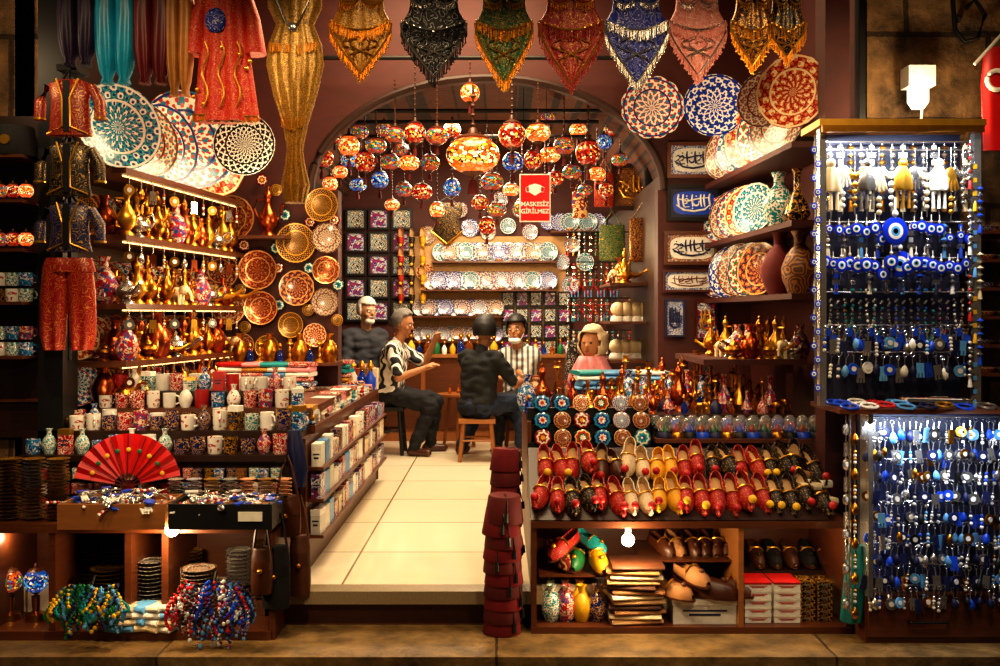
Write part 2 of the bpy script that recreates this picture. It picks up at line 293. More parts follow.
@lru_cache(None)
def vase(mk,k=0):
    b=B(); pr=[[(0,0),(.04,0),(.06,.05),(.065,.09),(.045,.14),(.02,.17),(.022,.2),(.032,.22),(.026,.22),(.015,.18),(0,.17)],[(0,0),(.03,0),(.05,.04),(.03,.1),(.012,.13),(.012,.19),(.02,.21),(0,.2)]][k]
    b.lathe(pr,18); return (('vase',b.mesh('vase',[mk])),)
@lru_cache(None)
def elephant(mk):
    b=B(); b.ball((0,0,.07),(.06,.035,.04)); b.ball((.065,0,.09),(.03,.026,.03))
    for x in(-.035,.035):
        for y in(-.02,.02): b.tube([(x,y,.06),(x,y,0)],[.014,.012])
    t=B(); t.tube([(.085,0,.09),(.105,0,.06),(.105,0,.03),(.12,0,.02)],[.014,.01,.007,.006])
    e=B(); e.ball((.055,.03,.09),(.02,.005,.025)); f=B(); f.ball((.055,-.03,.09),(.02,.005,.025))
    return (('body',b.mesh('body',[mk])),('trunk',t.mesh('trunk',[mk])),('ear',e.mesh('ear',[mk])),('ear',f.mesh('ear',[mk])))
@lru_cache(None)
def bottle(mk,ck='brass'):
    b=B(); b.lathe([(0,0),(.022,0),(.028,.02),(.028,.06),(.012,.085),(.009,.1),(0,.1)],12)
    l=B(); l.lathe([(0,.098),(.012,.098),(.01,.11),(.018,.125),(.006,.145),(0,.15)],10)
    return (('bottle_body',b.mesh('bottle_body',[mk])),('stopper',l.mesh('stopper',[ck])))
@lru_cache(None)
def hookah(mk):
    b=B(); b.lathe([(0,0),(.05,0),(.055,.03),(.04,.08),(.018,.11),(.016,.13),(0,.13)],16)
    s=B(); s.lathe([(0,.13),(.02,.13),(.008,.16),(.016,.19),(.007,.22),(.012,.27),(.03,.28),(.026,.29),(.012,.29),(.02,.32),(0,.31)],12)
    h=B(); h.tube([(.01,0,.17),(.07,0,.2),(.1,.01,.12),(.08,.02,.04),(.1,0,.01)],.005)
    return (('glass_base',b.mesh('glass_base',[mk])),('stem',s.mesh('stem',['brass'])),('hose',h.mesh('hose',['red'])))
@lru_cache(None)
def mlamp(mk,ch=.5):
    b=B(); b.ball((0,0,0),1,20,0,12)
    c=B(); c.lathe([(.55,.84),(.66,.86),(.5,1.0),(.2,1.12),(.14,1.4),(.1,1.45),(0,1.45)],16)
    f=B(); f.lathe([(.42,-.9),(.3,-1.02),(.1,-1.15),(0,-1.3)],12)
    h=B(); h.tube([(0,0,1.4),(0,0,1.4+ch*10)],.05,5)
    for i in range(int(ch*20)): h.lathe([(.05,1.5+i*.5),(.12,1.6+i*.5),(.05,1.7+i*.5)],6)
    t=B(); t.lathe([(0,-1.25),(.1,-1.3),(.16,-1.5),(.2,-2.1),(0,-2.1)],8)
    return (('glass_globe',b.mesh('glass_globe',[mk],2)),('metal_cap',c.mesh('metal_cap',['leather'])),('bottom_cap',f.mesh('bottom_cap',['leather'])),('chain',h.mesh('chain',['leather'])),('tassel',t.mesh('tassel',['darkred'])))
@lru_cache(None)
def globe(mk,g='glass',fg='green'):
    b=B(); b.lathe([(0,0),(.036,0),(.036,.012),(.028,.025),(0,.025)],14)
    s=B(); s.ball((0,0,.056),.036,16)
    f=B(); f.lathe([(0,.025),(.014,.025),(.014,.038),(.009,.045),(.002,.06),(0,.064)],8); 
    for x in(-.014,.014): f.tube([(x,0,.025),(x,0,.058)],[.003,.001],6)
    return (('base',b.mesh('base',[mk])),('glass_dome',s.mesh('glass_dome',[g],3)),('figure',f.mesh('figure',[fg])))
@lru_cache(None)
def shoe(mk,pom='red',sole='leather',curl=1):
    u=B(); rs=[]
    st=[(-.115,.012,.022),(-.1,.028,.042),(-.07,.038,.052),(-.03,.04,.058),(-.01,.037,.06)]
    for y,w,h in st: rs.append([(w*math.cos(PI*j/12),y,.008+h*math.sin(PI*j/12)) for j in range(13)])
    u.rings(rs,0,True,False)
    for sg in(-1,1):
        u.rings([[(sg*w,y,.008),(sg*w,y,h),(sg*(w-.005),y,h),(sg*(w-.005),y,.008)] for y,w,h in((-.012,.037,.055),(.03,.03,.045),(.07,.03,.048),(.095,.018,.055),(.104,.001,.056))])
    s=B(); o=[(-.125,.008),(-.1,.03),(-.05,.041),(0,.036),(.05,.031),(.09,.026),(.108,.01)]
    pl=[(x,y) for y,x in o]+[(-x,y) for y,x in reversed(o)]; n=len(pl)
    s.add([(x,y,0) for x,y in pl]+[(x,y,.009) for x,y in pl],[tuple(range(n)),tuple(range(n,2*n))]+[(i,(i+1)%n,n+(i+1)%n,n+i) for i in range(n)])
    out=[('upper',u.mesh('upper',[mk])),('sole',s.mesh('sole',[sole]))]
    if curl:
        c=B(); c.tube([(0,-.108,.02),(0,-.132,.028),(0,-.142,.05),(0,-.13,.072)],[.017,.012,.008,.005],8); out.append(('curled_toe',c.mesh('curled_toe',[mk])))
    t=B(); t.ball((0,-.118 if curl else -.07,.08 if curl else .06),.02 if curl else .012,10); out.append(('pompom',t.mesh('pompom',[pom])))
    i=B(); i.add([(x*.85,y*.9,.0105) for x,y in pl],[tuple(range(n))]); out.append(('insole',i.mesh('insole',['beigecloth'])))
    r=B(); r.tube([(.039,-.012,.045),(.022,-.014,.066),(0,-.015,.072),(-.022,-.014,.066),(-.039,-.012,.045)],.004); out.append(('trim_edge',r.mesh('trim_edge',['gold'])))
    return tuple(out)
@lru_cache(None)
def frame(w,h,fm,pm,ink=None,seed=0,ct='white'):
    f=B(); t=min(w,h)*.1
    for s in(-1,1): f.box((0,0,s*(h/2-t/2)),(w,.025,t)); f.box((s*(w/2-t/2),0,0),(t,.0251,h-2*t))
    p=B(); p.box((0,.006,0),(w-2*t,.008,h-2*t))
    out=[('frame_border',f.mesh('frame_border',[fm])),('panel',p.mesh('panel',[pm]))]
    if ink:
        W_,H_=w-2*t,h-2*t
        if ct:
            c=B(); n=28; c.prism([(W_*.45*math.copysign(abs(math.cos(2*PI*i/n))**.55,math.cos(2*PI*i/n)),H_*.41*math.copysign(abs(math.sin(2*PI*i/n))**.55,math.sin(2*PI*i/n))) for i in range(n)],-.001,.002); out.append(('cartouche',c.mesh('cartouche',[ct])))
        q=random.Random(seed); s=B(); a=W_*.38; e=H_*.32
        def st(pts,r): s.tube([(x*a,-.003,z*e) for x,z in pts],[r*(.35+.65*math.sin(PI*(i+.5)/len(pts))) for i in range(len(pts))],6)
        st([(-1,-.2),(-.6,-.75),(0,-.9),(.6,-.7),(.95,-.1)],h*.032)
        st([(-.95,.5),(-.4,.2),(.2,.45),(.9,.6)],h*.026)
        for k in range(8):
            x=-.85+1.7*k/7+q.uniform(-.05,.05); ty=q.randrange(3)
            if ty==0: st([(x,.95),(x-.03,.5),(x,0),(x+.03,-.4)],h*.03)
            elif ty==1: st([(x+.16*math.cos(g),.1+.4*math.sin(g)) for g in [PI*.1-.45*i for i in range(8)]],h*.03)
            else: st([(x-.15,.35),(x,.5),(x+.12,.25),(x,0),(x-.2,-.15),(x-.1,-.45),(x+.15,-.4)],h*.026)
            s.ball((x*a,-.004,e*q.choice([-.6,.75])),h*.022,6,0,4)
        out.append(('lettering',s.mesh('lettering',[ink])))
    return tuple(out)
@lru_cache(None)
def tin(w,d,h,m1,m2='paper'):
    b=B(); b.bb(-w/2,w/2,-d/2,d/2,0,h*.12,0); b.bb(-w/2+.003,w/2-.003,-d/2+.002,d/2-.003,h*.12,h*.88,1); b.bb(-w/2,w/2,-d/2,d/2,h*.88,h,0); b.bb(-w/2,-w/2+.004,-d/2,d/2,h*.12,h*.88,0)
    return (('book',b.mesh('book',[m1,m2])),)
@lru_cache(None)
def carton(w,d,h,m1,lid='paper',mark='navy'):
    b=B(); b.box((0,0,h*.4),(w,d,h*.8)); l=B(); l.box((0,0,h*.88),(w*1.03,d*1.03,h*.24)); k=B(); k.box((0,-d*.505,h*.38),(w*.5,.002,h*.08)); k.box((0,-d*.505,h*.54),(w*.7,.002,h*.06))
    return (('box_body',b.mesh('box_body',[m1])),('lid',l.mesh('lid',[lid])),('print',k.mesh('print',[mark])))
@lru_cache(None)
def folded(w,d,h,mk):
    b=B()
    b.rings([[(x,d/2*(1-abs(2*x/w)**8*.05)*sy,h/2+h/2*sz) for sy,sz in((-1,-.6),(-1.03,0),(-1,.6),(-.9,1),(.9,1),(1,.6),(1.02,0),(1,-.6),(.9,-1),(-.9,-1))] for x in [w*(k/8-.5) for k in range(9)]])
    b.box((0,-d/2*1.02,h/2),(w*.98,.004,h*.12)); return (('folded_cloth',b.mesh('folded_cloth',[mk])),)
@lru_cache(None)
def keych(kind,mk):
    b=B(); b.tube([(.006*math.cos(a*PI/4),0,-.006+.006*math.sin(a*PI/4)) for a in range(9)],.0012,4,1); b.tube([(0,0,-.012),(0,0,-.035)],.0022,4,1)
    if kind==0: b.T=Matrix.Translation((0,0,-.052))@Matrix.Rotation(PI/2,4,'X'); b.lathe([(0,.003),(.018,.003),(.018,-.003),(0,-.003)],12,0); b.lathe([(0,.005),(.008,.005),(.008,.002)],10,2)
    elif kind==1: b.lathe([(0,-.075),(.009,-.068),(.012,-.055),(.007,-.042),(0,-.035)],8,0)
    elif kind==2:
        b.box((0,0,-.052),(.022,.005,.03)); 
        for x in(-.009,0,.009): b.box((x,0,-.074),(.006,.005,.014))
    else: 
        for q in range(4): b.ball((0,0,-.04-q*.011),.0058,8,q%2*2,5)
    return (('keychain',b.mesh('keychain',[mk,'silver','white'])),)
@lru_cache(None)
def hangstring(kind,mk,l):
    c=B(); c.tube([(0,0,0),(0,0,-l)],.0015,4)
    out=[('cord',c.mesh('cord',['silver']))]; b=B(); n=int(l/.03)
    for i in range(n):
        z=-(i+.7)*l/n
        if kind==0: b.ball((0,0,z),.014 if i%2 else .009,8,i%2,6)
        elif kind==1: b.box((0,0,z),(.034 if i%2 else .018,.006,.022),i%2)
        else: b.lathe([(0,z-.014),(.019,z),(0,z+.014)],8,i%2)
    out.append(('beads',b.mesh('beads',[mk,'silver'])))
    t=B(); t.lathe([(0,-l+.01),(.007,-l),(.01,-l-.03),(.012,-l-.045),(0,-l-.045)],8); out.append(('tassel',t.mesh('tassel',[mk])))
    return tuple(out)
@lru_cache(None)
def shellhang(mk,k):
    c=B(); c.tube([(0,0,0),(0,0,-.24)],.0015,4); b=B()
    if k==0:   # doll
        b.ball((0,0,-.05),.016,10); b.loft([(-.062,-.012,.012,.012),(-.09,-.028,.028,.016),(-.13,-.035,.035,.018),(-.14,-.03,.03,.015)],.02,6,.2)
        for x in(-.02,0,.02): b.tube([(x,0,-.14),(x,0,-.2)],[.004,.006],6)
    elif k==1: # fan of shells
        for i in range(7): a=-1.2+.4*i; b.ball((.03*math.sin(a),0,-.07-.03*math.cos(a)),(.009,.006,.014),8,0,6)
        for q in range(4): b.ball((0,0,-.13-q*.025),.011-.001*q,8,0,6)
    else:      # hand with fingers
        b.ball((0,0,-.09),(.024,.007,.028),10); 
        for i in range(5): a=-.9+.45*i; b.cap((.018*math.sin(a),0,-.1),(.034*math.sin(a),0,-.12-.02*math.cos(a)),.006,.004,n=6)
        for q in range(3): b.ball((0,0,-.165-q*.022),.009,8,0,6)
    return (('cord',c.mesh('cord',['silver'])),('charm_body',b.mesh('charm_body',[mk])))
@lru_cache(None)
def necklace(mk,w,l):
    b=B(); n=22
    for i in range(n+1):
        a=PI*i/n; b.ball((-w*math.cos(a),0,-l*math.sin(a)**.7),.0065,6,i%2,4)
    p=B(); p.T=Matrix.Translation((0,-.004,-l-.02))@Matrix.Rotation(PI/2,4,'X')@Matrix.Scale(.02,4); p.lathe([(0,.2),(1,.2),(1,-.2),(0,-.2)],12)
    return (('bead_string',b.mesh('bead_string',[mk,'silver'])),('pendant',p.mesh('pendant',['blue'])))
# ================= garments
def V2(px,py,Y,o): p=W(px,py,Y)-o; return p
def strands(f,pts,Y,o,dy,ln,step=1.1,r=.0024):
    for i in range(len(pts)-1):
        (x0,y0),(x1,y1)=pts[i],pts[i+1]; n=max(3,int(abs(x1-x0)/step))
        for j in range(n):
            t=(j+.5)/n; p=V2(x0+(x1-x0)*t,y0+(y1-y0)*t,Y,o)+Vector((0,dy,0)); l=ln*Y/F*R.uniform(.75,1.1)
            f.tube([p,p+Vector((R.uniform(-.004,.004),0,-l))],r,4); f.ball(p+Vector((0,0,-l)),r*1.8,5,0,4)
def garment(name,label,cat,rows,Y,mk,depth=.05,k=0,amp=0,fringe=None,straps=None,group=None,hook=True,trim=None,extra=None):
    cx=(rows[0][1]+rows[0][2])/2; o=W(cx,rows[0][0],Y); r=ob(name,None,None,o)
    b=B(); b.loft([(PZ(y,Y)-o.z,PX(a,Y)-o.x,PX(c,Y)-o.x,depth*(q[0] if q else 1)) for y,a,c,*q in rows],depth,k,amp)
    ob('garment_body',b.mesh('garment_body',[mk],1.2),r)
    if straps:
        for ln in straps: s=B(); s.tube([V2(x,y,Y,o)+Vector((0,-depth*.9,0)) for x,y in ln],.008); ob('strap',s.mesh('strap',[trim or mk]),r)
    if fringe:
        fm,pts,ln=fringe; f=B(); tb=B(); tb.tube([V2(x,y,Y,o)+Vector((0,-depth*.6,0)) for x,y in pts],.005,6)
        strands(f,pts,Y,o,-depth*.6,ln); ob('fringe',f.mesh('fringe',[fm]),r); ob('hem_band',tb.mesh('hem_band',[trim or fm]),r)
    if extra: extra(r,o)
    if hook:
        w=(rows[0][2]-rows[0][1])/2*Y/F*.8; h=B(); h.tube([(-w,0,-.01),(0,0,.05),(w,0,-.01)],.006); h.tube([(0,0,.05),(0,0,.09),(.015,0,.1),(.02,0,.085)],.004); ob('hanger',h.mesh('hanger',['iron']),r)
    return tag(r,label,cat,group)
YG=4.62
def suit(cx,w,mk,fm,label,tm='gold',tip=84,top=-34):
    k=(tip-34)/50.
    hem=[(1.0,24),(.96,30+4*k),(.8,30+15*k),(.56,30+28*k),(.28,30+41*k),(0,tip)]
    rows=[(top,cx-.5*w,cx+.5*w,.7),(top+14,cx-.75*w,cx+.75*w,1.1),(-8,cx-.78*w,cx+.78*w,1.2),(2,cx-.72*w,cx+.72*w,1),(11,cx-.76*w,cx+.76*w,1),(18,cx-.88*w,cx+.88*w,1.),(24,cx-1.0*w,cx+1.0*w,1.)]+[(y,cx-a*w-.5,cx+a*w+.5,.3+.7*a) for a,y in hem[1:]]
    D=.028
    def ex(r,o):
        for s in(-1,1):
            c=B(); p=V2(cx+s*.37*w,-3,YG,o)+Vector((0,-.026,0)); c.ball(p,(.34*w*YG/F,.04,.05),16,0,10); ob('cup',c.mesh('cup',[mk]),r)
            c=B(); c.tube([p+Vector((.34*w*YG/F*math.cos(a),-.012-.012*math.sin(a),.0-.05*math.sin(a))) for a in [.1+.29*i for i in range(11)]],.004); strands(c,[(cx+s*.37*w-.3*w,5),(cx+s*.37*w,8.5),(cx+s*.37*w+.3*w,5)],YG,o,-.05,5,1.6,.0016); ob('cup_fringe',c.mesh('cup_fringe',[tm]),r)
        f=B(); strands(f,[(cx-.95*w,22),(cx-.5*w,29),(cx,33),(cx+.5*w,29),(cx+.95*w,22)],YG,o,-.036,11,1.5,.0018); ob('belt_fringe',f.mesh('belt_fringe',[fm]),r)
        g=B(); g.tube([V2(cx+.98*w*math.sin(a),21+11*math.cos(a)**2,YG,o)+Vector((0,-.032*math.cos(a)-.004,0)) for a in [-1.5+.25*i for i in range(13)]],.005); ob('belt',g.mesh('belt',[tm]),r)
        g=B()
        for s in(-1,1): 
            for m_ in(1,.55): g.tube([V2(cx+s*w*m_*(.08+.5*math.sin(t*1.5)),38+t*8*k,YG,o)+Vector((0,-.034+.006*t*.6,0)) for t in [.35*i for i in range(11)]],.003)
        ob('ornament',g.mesh('ornament',[tm]),r)
        g=B()
        for i in range(9): g.ball(V2(cx+(i-4)*w*.2,25+(4-abs(i-4))*2.2,YG,o)+Vector((0,-.036+.002*abs(i-4),0)),.006,6,0,4)
        ob('gems',g.mesh('gems',[tm]),r)
    return garment('dance_costume',label,'costume',rows,YG,mk,D,13,.3,fringe=(fm,[(cx-a*w,y) for a,y in hem]+[(cx+a*w,y) for a,y in reversed(hem[:-1])],11),trim=tm,straps=[[(cx-.4*w,top-8),(cx-.45*w,top+10),(cx-.37*w,-12)],[(cx+.4*w,top-8),(cx+.45*w,top+10),(cx+.37*w,-12)]],group='belly dance costumes along the top',extra=ex)
suit(361,31,'emb_gold','gold','gold fringed belly dance costume hanging between the long gold gown and the black costume',tip=74)
suit(434,33,'emb_white','blackcloth','black belly dance costume with white lace pattern and pointed hem','silver',tip=78)
suit(504,29,'emb_green','gold','green velvet belly dance costume with gold fringe')
suit(571,33,'emb_crimson','emb_crimson','crimson belly dance costume with gold ornament and pointed hem')
suit(636,32,'emb_blue','silver','royal blue belly dance costume with silver bead fringe','silver')
suit(697,29,'emb_pink','emb_pink','pale pink belly dance costume with long fringe','silver',tip=76)
suit(752,22,'emb_coin','gold','dark red belly dance costume covered with gold coins beside the pink one',tip=66)
suit(786,19,'emb_black','gold','black and gold coin costume at the right end of the hanging row',tip=58)
for cx,w,ye,mk,l in ((78,20,66,'purple','dark purple satin harem trousers hanging at top left'),(116,21,84,'cyansatin','turquoise blue satin harem trousers hanging beside the purple pair'),(153,20,84,'maroonsatin','maroon satin harem trousers hanging beside the turquoise pair'),(180,14,96,'beigesatin','golden beige satin trousers hanging beside the red dress')):
    def legs(r,o,cx=cx,w=w,ye=ye,mk=mk):
        for s in(-1,1):
            q=B(); q.loft([(V2(cx,y,YG,o).z,V2(cx+s*w*a-w*c,0,YG,o).x,V2(cx+s*w*a+w*c,0,YG,o).x,d) for y,a,c,d in((-8,.45,.5,.05),(15,.5,.52,.055),(ye*.6,.45,.5,.055),(ye*.85,.4,.36,.04),(ye*.93,.4,.22,.03),(ye,.4,.3,.035))],.05,6,.4); ob('trouser_leg',q.mesh('trouser_leg',[mk],1.3),r)
    garment('satin_trousers',l,'trousers',[(-32,cx-w*.6,cx+w*.6),(-20,cx-w*.8,cx+w*.8,1.),(-4,cx-w*.9,cx+w*.9,1.)],YG,mk,.05,7,.3,group='satin trousers hanging at top left',extra=legs)
def sl(r,o):
    for s in(-1,1):
        q=B(); q.tube([V2(225+s*18,-12,YG,o),V2(225+s*28,20,YG,o),V2(225+s*30,55,YG,o)],[.03,.035,.055],10); ob('sleeve',q.mesh('sleeve',['lace']),r)
    q=B(); q.ball(V2(219,24,YG,o)+Vector((0,-.06,0)),(.05,.015,.06)); ob('medallion',q.mesh('medallion',['emb_blue']),r)
    q=B()
    for i in range(9): q.ball(V2(225+28*math.sin(i*.7),50+i*7,YG,o)+Vector((0,-.05,0)),.011,6)
    for s in(-1,0,1): q.tube([V2(225+s*16+3*math.sin(i),45+i*6.5,YG,o)+Vector((0,-.06,0)) for i in range(11)],.0045)
    ob('gold_ornament',q.mesh('gold_ornament',['gold']),r)
garment('long_dress','long red dress with gold lace and wide sleeves','dress',[(-30,208,242),(-12,198,252),(10,204,247,1.1),(35,203,248,1),(60,199,251),(95,196,256),(122,193,260)],YG,'lace',.055,9,.3,extra=sl,fringe=('gold',[(194,116),(260,118)],6))
def mg(r,o):
    YY=YG-.05
    q=B()
    for y,a in ((44,22),(118,11)): strands(q,[(295-a*1.1,y),(295,y+4),(295+a*1.1,y)],YY,o,-.045,10,1.4,.002)
    ob('bead_fringe',q.mesh('bead_fringe',['gold']),r)
    q=B(); q.tube([V2(272,-14,YY,o)+Vector((0,-.04,0)),V2(288,24,YY,o)+Vector((0,-.05,0)),V2(295,32,YY,o)+Vector((0,-.05,0)),V2(302,24,YY,o)+Vector((0,-.05,0)),V2(318,-14,YY,o)+Vector((0,-.04,0))],.006); ob('neckline_trim',q.mesh('neckline_trim',['silver']),r)
    q=B(); q.ball(V2(295,30,YY,o)+Vector((0,-.05,0)),(.022,.01,.022)); ob('brooch',q.mesh('brooch',['silver']),r)
garment('mermaid_gown','long gold sequin mermaid gown hanging to the left of the arch','gown',[(-32,275,313,.7),(-14,266,322,1.1),(8,268,322,1.2),(25,276,314,.9),(45,268,322,1.1),(65,266,324,1.15),(95,273,317,1),(125,283,308,.8),(150,287,303,.7),(165,285,305,.8),(185,281,310,1),(203,285,306,1.1)],YG-.05,'gold_sequin',.042,15,.4,extra=mg)
def vest(cx,y0,y1,w,mk,sm,l,g='embroidered vests hanging on the left post'):
    Y=4.62
    def ex(r,o):
        s=B()
        for q in(-1,1): s.tube([V2(cx+q*w*.4,y0,Y,o)+Vector((0,-.03,0)),V2(cx+q*4,y0+20,Y,o)+Vector((0,-.045,0)),V2(cx+q*4,y1-8,Y,o)+Vector((0,-.043,0)),V2(cx+q*w*.75,y1-1,Y,o)+Vector((0,-.03,0))],.005)
        ob('gold_braid',s.mesh('gold_braid',['gold']),r)
        s=B(); s.add([V2(cx-3.5,y0+2,Y,o)+Vector((0,-.044,0)),V2(cx+3.5,y0+2,Y,o)+Vector((0,-.044,0)),V2(cx+3,y1-3,Y,o)+Vector((0,-.044,0)),V2(cx-3,y1-3,Y,o)+Vector((0,-.044,0))],[(0,1,2,3)]); ob('opening',s.mesh('opening',['black']),r)
        for q in(-1,1):
            a=B(); a.tube([V2(cx+q*w*.8,y0+6,Y,o),V2(cx+q*w*1.1,y0+22,Y,o),V2(cx+q*w*1.12,y0+40,Y,o)],[.02,.027,.026],10); ob('sleeve',a.mesh('sleeve',[sm]),r)
            a=B(); a.lathe([(.0285,0),(.0285,.01)],12,0,V2(cx+q*w*1.12,y0+40,Y,o),cap=False); ob('cuff',a.mesh('cuff',['gold']),r)
    garment('embroidered_vest',l,'vest',[(y0,cx-w*.4,cx+w*.4,.5),(y0+4,cx-w*.8,cx+w*.8,.8),(y0+22,cx-w*.7,cx+w*.7,1),(y1-8,cx-w*.75,cx+w*.75,1),(y1,cx-w*.85,cx+w*.85,.9)],Y,mk,.04,extra=ex,group=g)
vest(70,80,136,27,'emb_red','emb_red','red embroidered vest with gold braid, topmost on the left post'); vest(70,143,196,27,'emb_black','emb_black','black gold-braided vest hanging below the red vest'); vest(70,203,252,27,'emb_darkblue','emb_darkblue','dark blue gold-braided vest, third down the left post')
def et(r,o):
    for s in(-1,1):
        q=B(); q.loft([(V2(0,y,YG,o).z,V2(68+s*a-c,0,YG,o).x,V2(68+s*a+c,0,YG,o).x,.04) for y,a,c in((266,12,13),(300,14,14),(335,15,13),(350,14,10))],.05,5,.3); ob('trouser_leg',q.mesh('trouser_leg',['emb_red'],1.3),r)
garment('embroidered_trousers','red and gold embroidered trousers at the foot of the vest row','trousers',[(258,46,92,.8),(264,44,94,1),(272,42,96,1)],YG,'emb_red',.045,6,.2,hook=False,extra=et)
b=B(); b.tube([W(50,-38,YG+.02),W(815,-38,YG+.02)],.014,8); 
tag(ob('garment_rail',b.mesh('garment_rail',['iron'])),'dark metal rail carrying the hanging costumes above the shop opening','rail')
b=B(); b.tube([W(70,66,4.66),W(70,360,4.66)],.01,6); b.tube([W(70,66,4.66),W(66,55,4.66),W(74,52,4.66)],.006); b.bb(PX(60,4.7),PX(80,4.7),4.66,4.8,PZ(72,4.7),PZ(66,4.7))
tag(ob('hanging_bar',b.mesh('hanging_bar',['iron'])),'vertical iron bar holding the embroidered vests at left','bar')
# ================= left shelves
def YL(px): return -2.774/((px-500)/F-.1388)
SLAB=lambda b,z,y0,y1,m=0:b.add([(xx,yy,zz) for zz in(z-.03,z) for xx,yy in((-2.36+.135*(y0-4.95),y0),(-1.93+.135*(y0-4.95),y0),(-1.93+.135*(y1-4.95),y1),(-2.36+.135*(y1-4.95),y1))],[(0,1,2,3),(4,5,6,7),(0,1,5,4),(1,2,6,5),(2,3,7,6),(3,0,4,7)],m)
LZ=[2.36,2.015,1.66,1.36]
for i,z in enumerate(LZ):
    r=thing('wall_shelf','wooden wall shelf with light strip, %s from top behind the left counter'%od(i),'shelf',group='left wall shelves')
    b=B(); SLAB(b,z,5.0,6.55); ob('shelf_board',b.mesh('shelf_board',['wood']),r)
    b=B(); b.tube([(-1.96,5.05,z-.036),(-1.77,6.5,z-.036)],.004,6); ob('light_strip',b.mesh('light_strip',['led']),r)
    for q in range(12):
        y=5.05+q*.125; inst('hanging_charm',keych(q%4,['gold','brass','silver','copper'][(q+i)%4]),(-1.94+.135*(y-4.95),y,z-.028),(0,0,.6),1.6,'small metal charm hanging %s from front under the %s left shelf'%(ORD[q],['top','second','third','fourth'][i]),'charm','charms hanging under the left shelves')
kinds=[('oil_lamp',genie,'brass','brass genie oil lamp','lamp'),('coffee_ewer',ewer,'gold','golden lidded ewer','ewer'),('candlestick',candle,'brass','brass candlestick','candlestick'),('elephant_figurine',elephant,'ivory','ivory elephant figurine','figurine'),('metal_vase',vase,'copper','copper vase','vase'),('oil_lamp',genie,'silver','silver genie oil lamp','lamp'),('coffee_ewer',ewer,'brass','brass lidded ewer','ewer'),('painted_vase',vase,'mug_red','red and white painted vase','vase'),('oil_lamp',genie,'gold','golden genie oil lamp','lamp')]
SN=['second','third','fourth','bottom']
for si,z in enumerate(LZ[1:]+[1.12]):
    for rw in range(3):
        n=13 if rw<2 else 11
        for i in range(n):
            k=kinds[(i*5+si*3+rw*2+R.randrange(3))%9]; y=5.05+1.42*(i+.5)/n; x=-1.93+.135*(y-4.95)-.05-.12*rw
            if rw==2:
                r_=.12; inst('display_plate',plate(R.choice(['p_copper','p_gold','p_beige','p_red','p_blue'])),(x-.03,y,z+r_),(PI/2-.1,0,.8),r_,'small display plate standing %s from front at the back of the %s lit shelf'%(od(i),SN[si]),'plate','display plates at the back of the left shelves'); continue
            inst(k[0],k[1](k[2]),(x,y,z),(0,0,R.uniform(-1,1)+(PI if R.random()<.5 else 0)),R.uniform(.75,1.15)*(1.15 if k[0]=='elephant_figurine' else 1),'%s, %s along the %s row of the %s lit shelf'%(k[3],od(i),'front' if rw==0 else 'back',SN[si]),k[4],'metalware on the left shelves')
board('display_ledge',(-2.06,-.97,5.0,6.55,1.08,1.12),'wood','wooden display ledge behind the mugs','ledge')
for px,py,r,yaw,mk,l in ((112,122,44,.8,'p_turq','large blue-grey round plate at the left end of the top shelf'),(138,130,38,.95,'p_beige','beige patterned plate second from left on the top shelf'),(158,132,40,1.,'p_multi','tall floral plate in the middle of the top shelf'),(182,138,50,.75,'p_multi','largest plate on the top shelf with turquoise pattern'),(206,152,40,1.,'p_red','red rimmed plate at the right end of the top shelf')):
    Y=YL(px)-.05; rr=r*Y/F; inst('ceramic_plate',plate(mk),(PX(px,Y)+.03,Y,LZ[0]+rr*.98),(PI/2-.12,0,yaw),rr,l,'plate','large plates on the top left shelf')
def hp(px,py,r,Y,mk,l,g,yaw=0,name='ceramic_plate',sc=0,tilt=0): 
    p=W(px,py,Y); return inst(name,plate(mk,sc),p,(PI/2-tilt,0,yaw),r*Y/F,l,'plate',g)
hp(245,145,31,5.6,'p_black','black and white geometric plate hanging right of the top shelf','plates by the arch')
for px,py,r,mk,l in ((232,218,23,'p_copper','largest copper plate, topmost beside the brass ewer'),(220,271,19,'p_dark','dark painted plate, left of pair in the second row'),(258,270,20,'p_copper','copper plate right of pair in the second row'),(229,308,17,'p_red','red painted plate, left of pair in the third row'),(261,308,17,'p_copper','orange copper plate right of pair in the third row'),(219,345,13,'p_beige','small round plate, left of three in the lowest row'),(243,345,12,'p_dark','small round plate, middle of three in the lowest row'),(267,347,12,'p_gold','small round plate, right of three in the lowest row'),
  (296,243,20,'p_gold','black and gold plate beside the gown hem'),(297,288,18,'p_dark','dark painted plate under the black and gold plate'),(322,205,17,'p_gold','gold rimmed plate near the left arch edge, upper'),(327,238,15,'p_beige','beige painted plate near the left arch edge, middle'),(326,270,14,'p_copper','copper plate near the left arch edge'),(325,302,14,'p_beige','beige plate near the left arch edge, lower'),(315,335,12,'p_red','small red plate above the folded scarves'),(291,325,13,'p_gold','small gold plate left of the small red one')):
    hp(px,py,r,6.53,mk,l,'round plates on the panel left of the arch',R.uniform(-.1,.1),'metal_plate' if 'copper' in l else 'ceramic_plate')
for i,(px,py) in enumerate(((205,240),(244,245),(276,248),(240,290),(278,268),(279,305),(245,327),(206,295),(205,325),(276,190),(310,222),(309,268),(308,310),(334,220),(338,285),(337,320),(262,180),(285,215),(205,200))):
    inst('wall_ornament',disc(['p_gold','co_b','co_c'][i%3]),W(px,py,6.55),(PI/2,0,0),.04,'tiny round wall ornament, %s among those between the copper plates'%od(i),'ornament','tiny wall ornaments between the copper plates')
p=W(268,236,6.42); board('bracket_shelf',(PX(245,6.5),PX(290,6.5),6.35,6.6,p.z-.02,p.z),'wood','small wooden bracket shelf under the tall copper ewer','shelf')
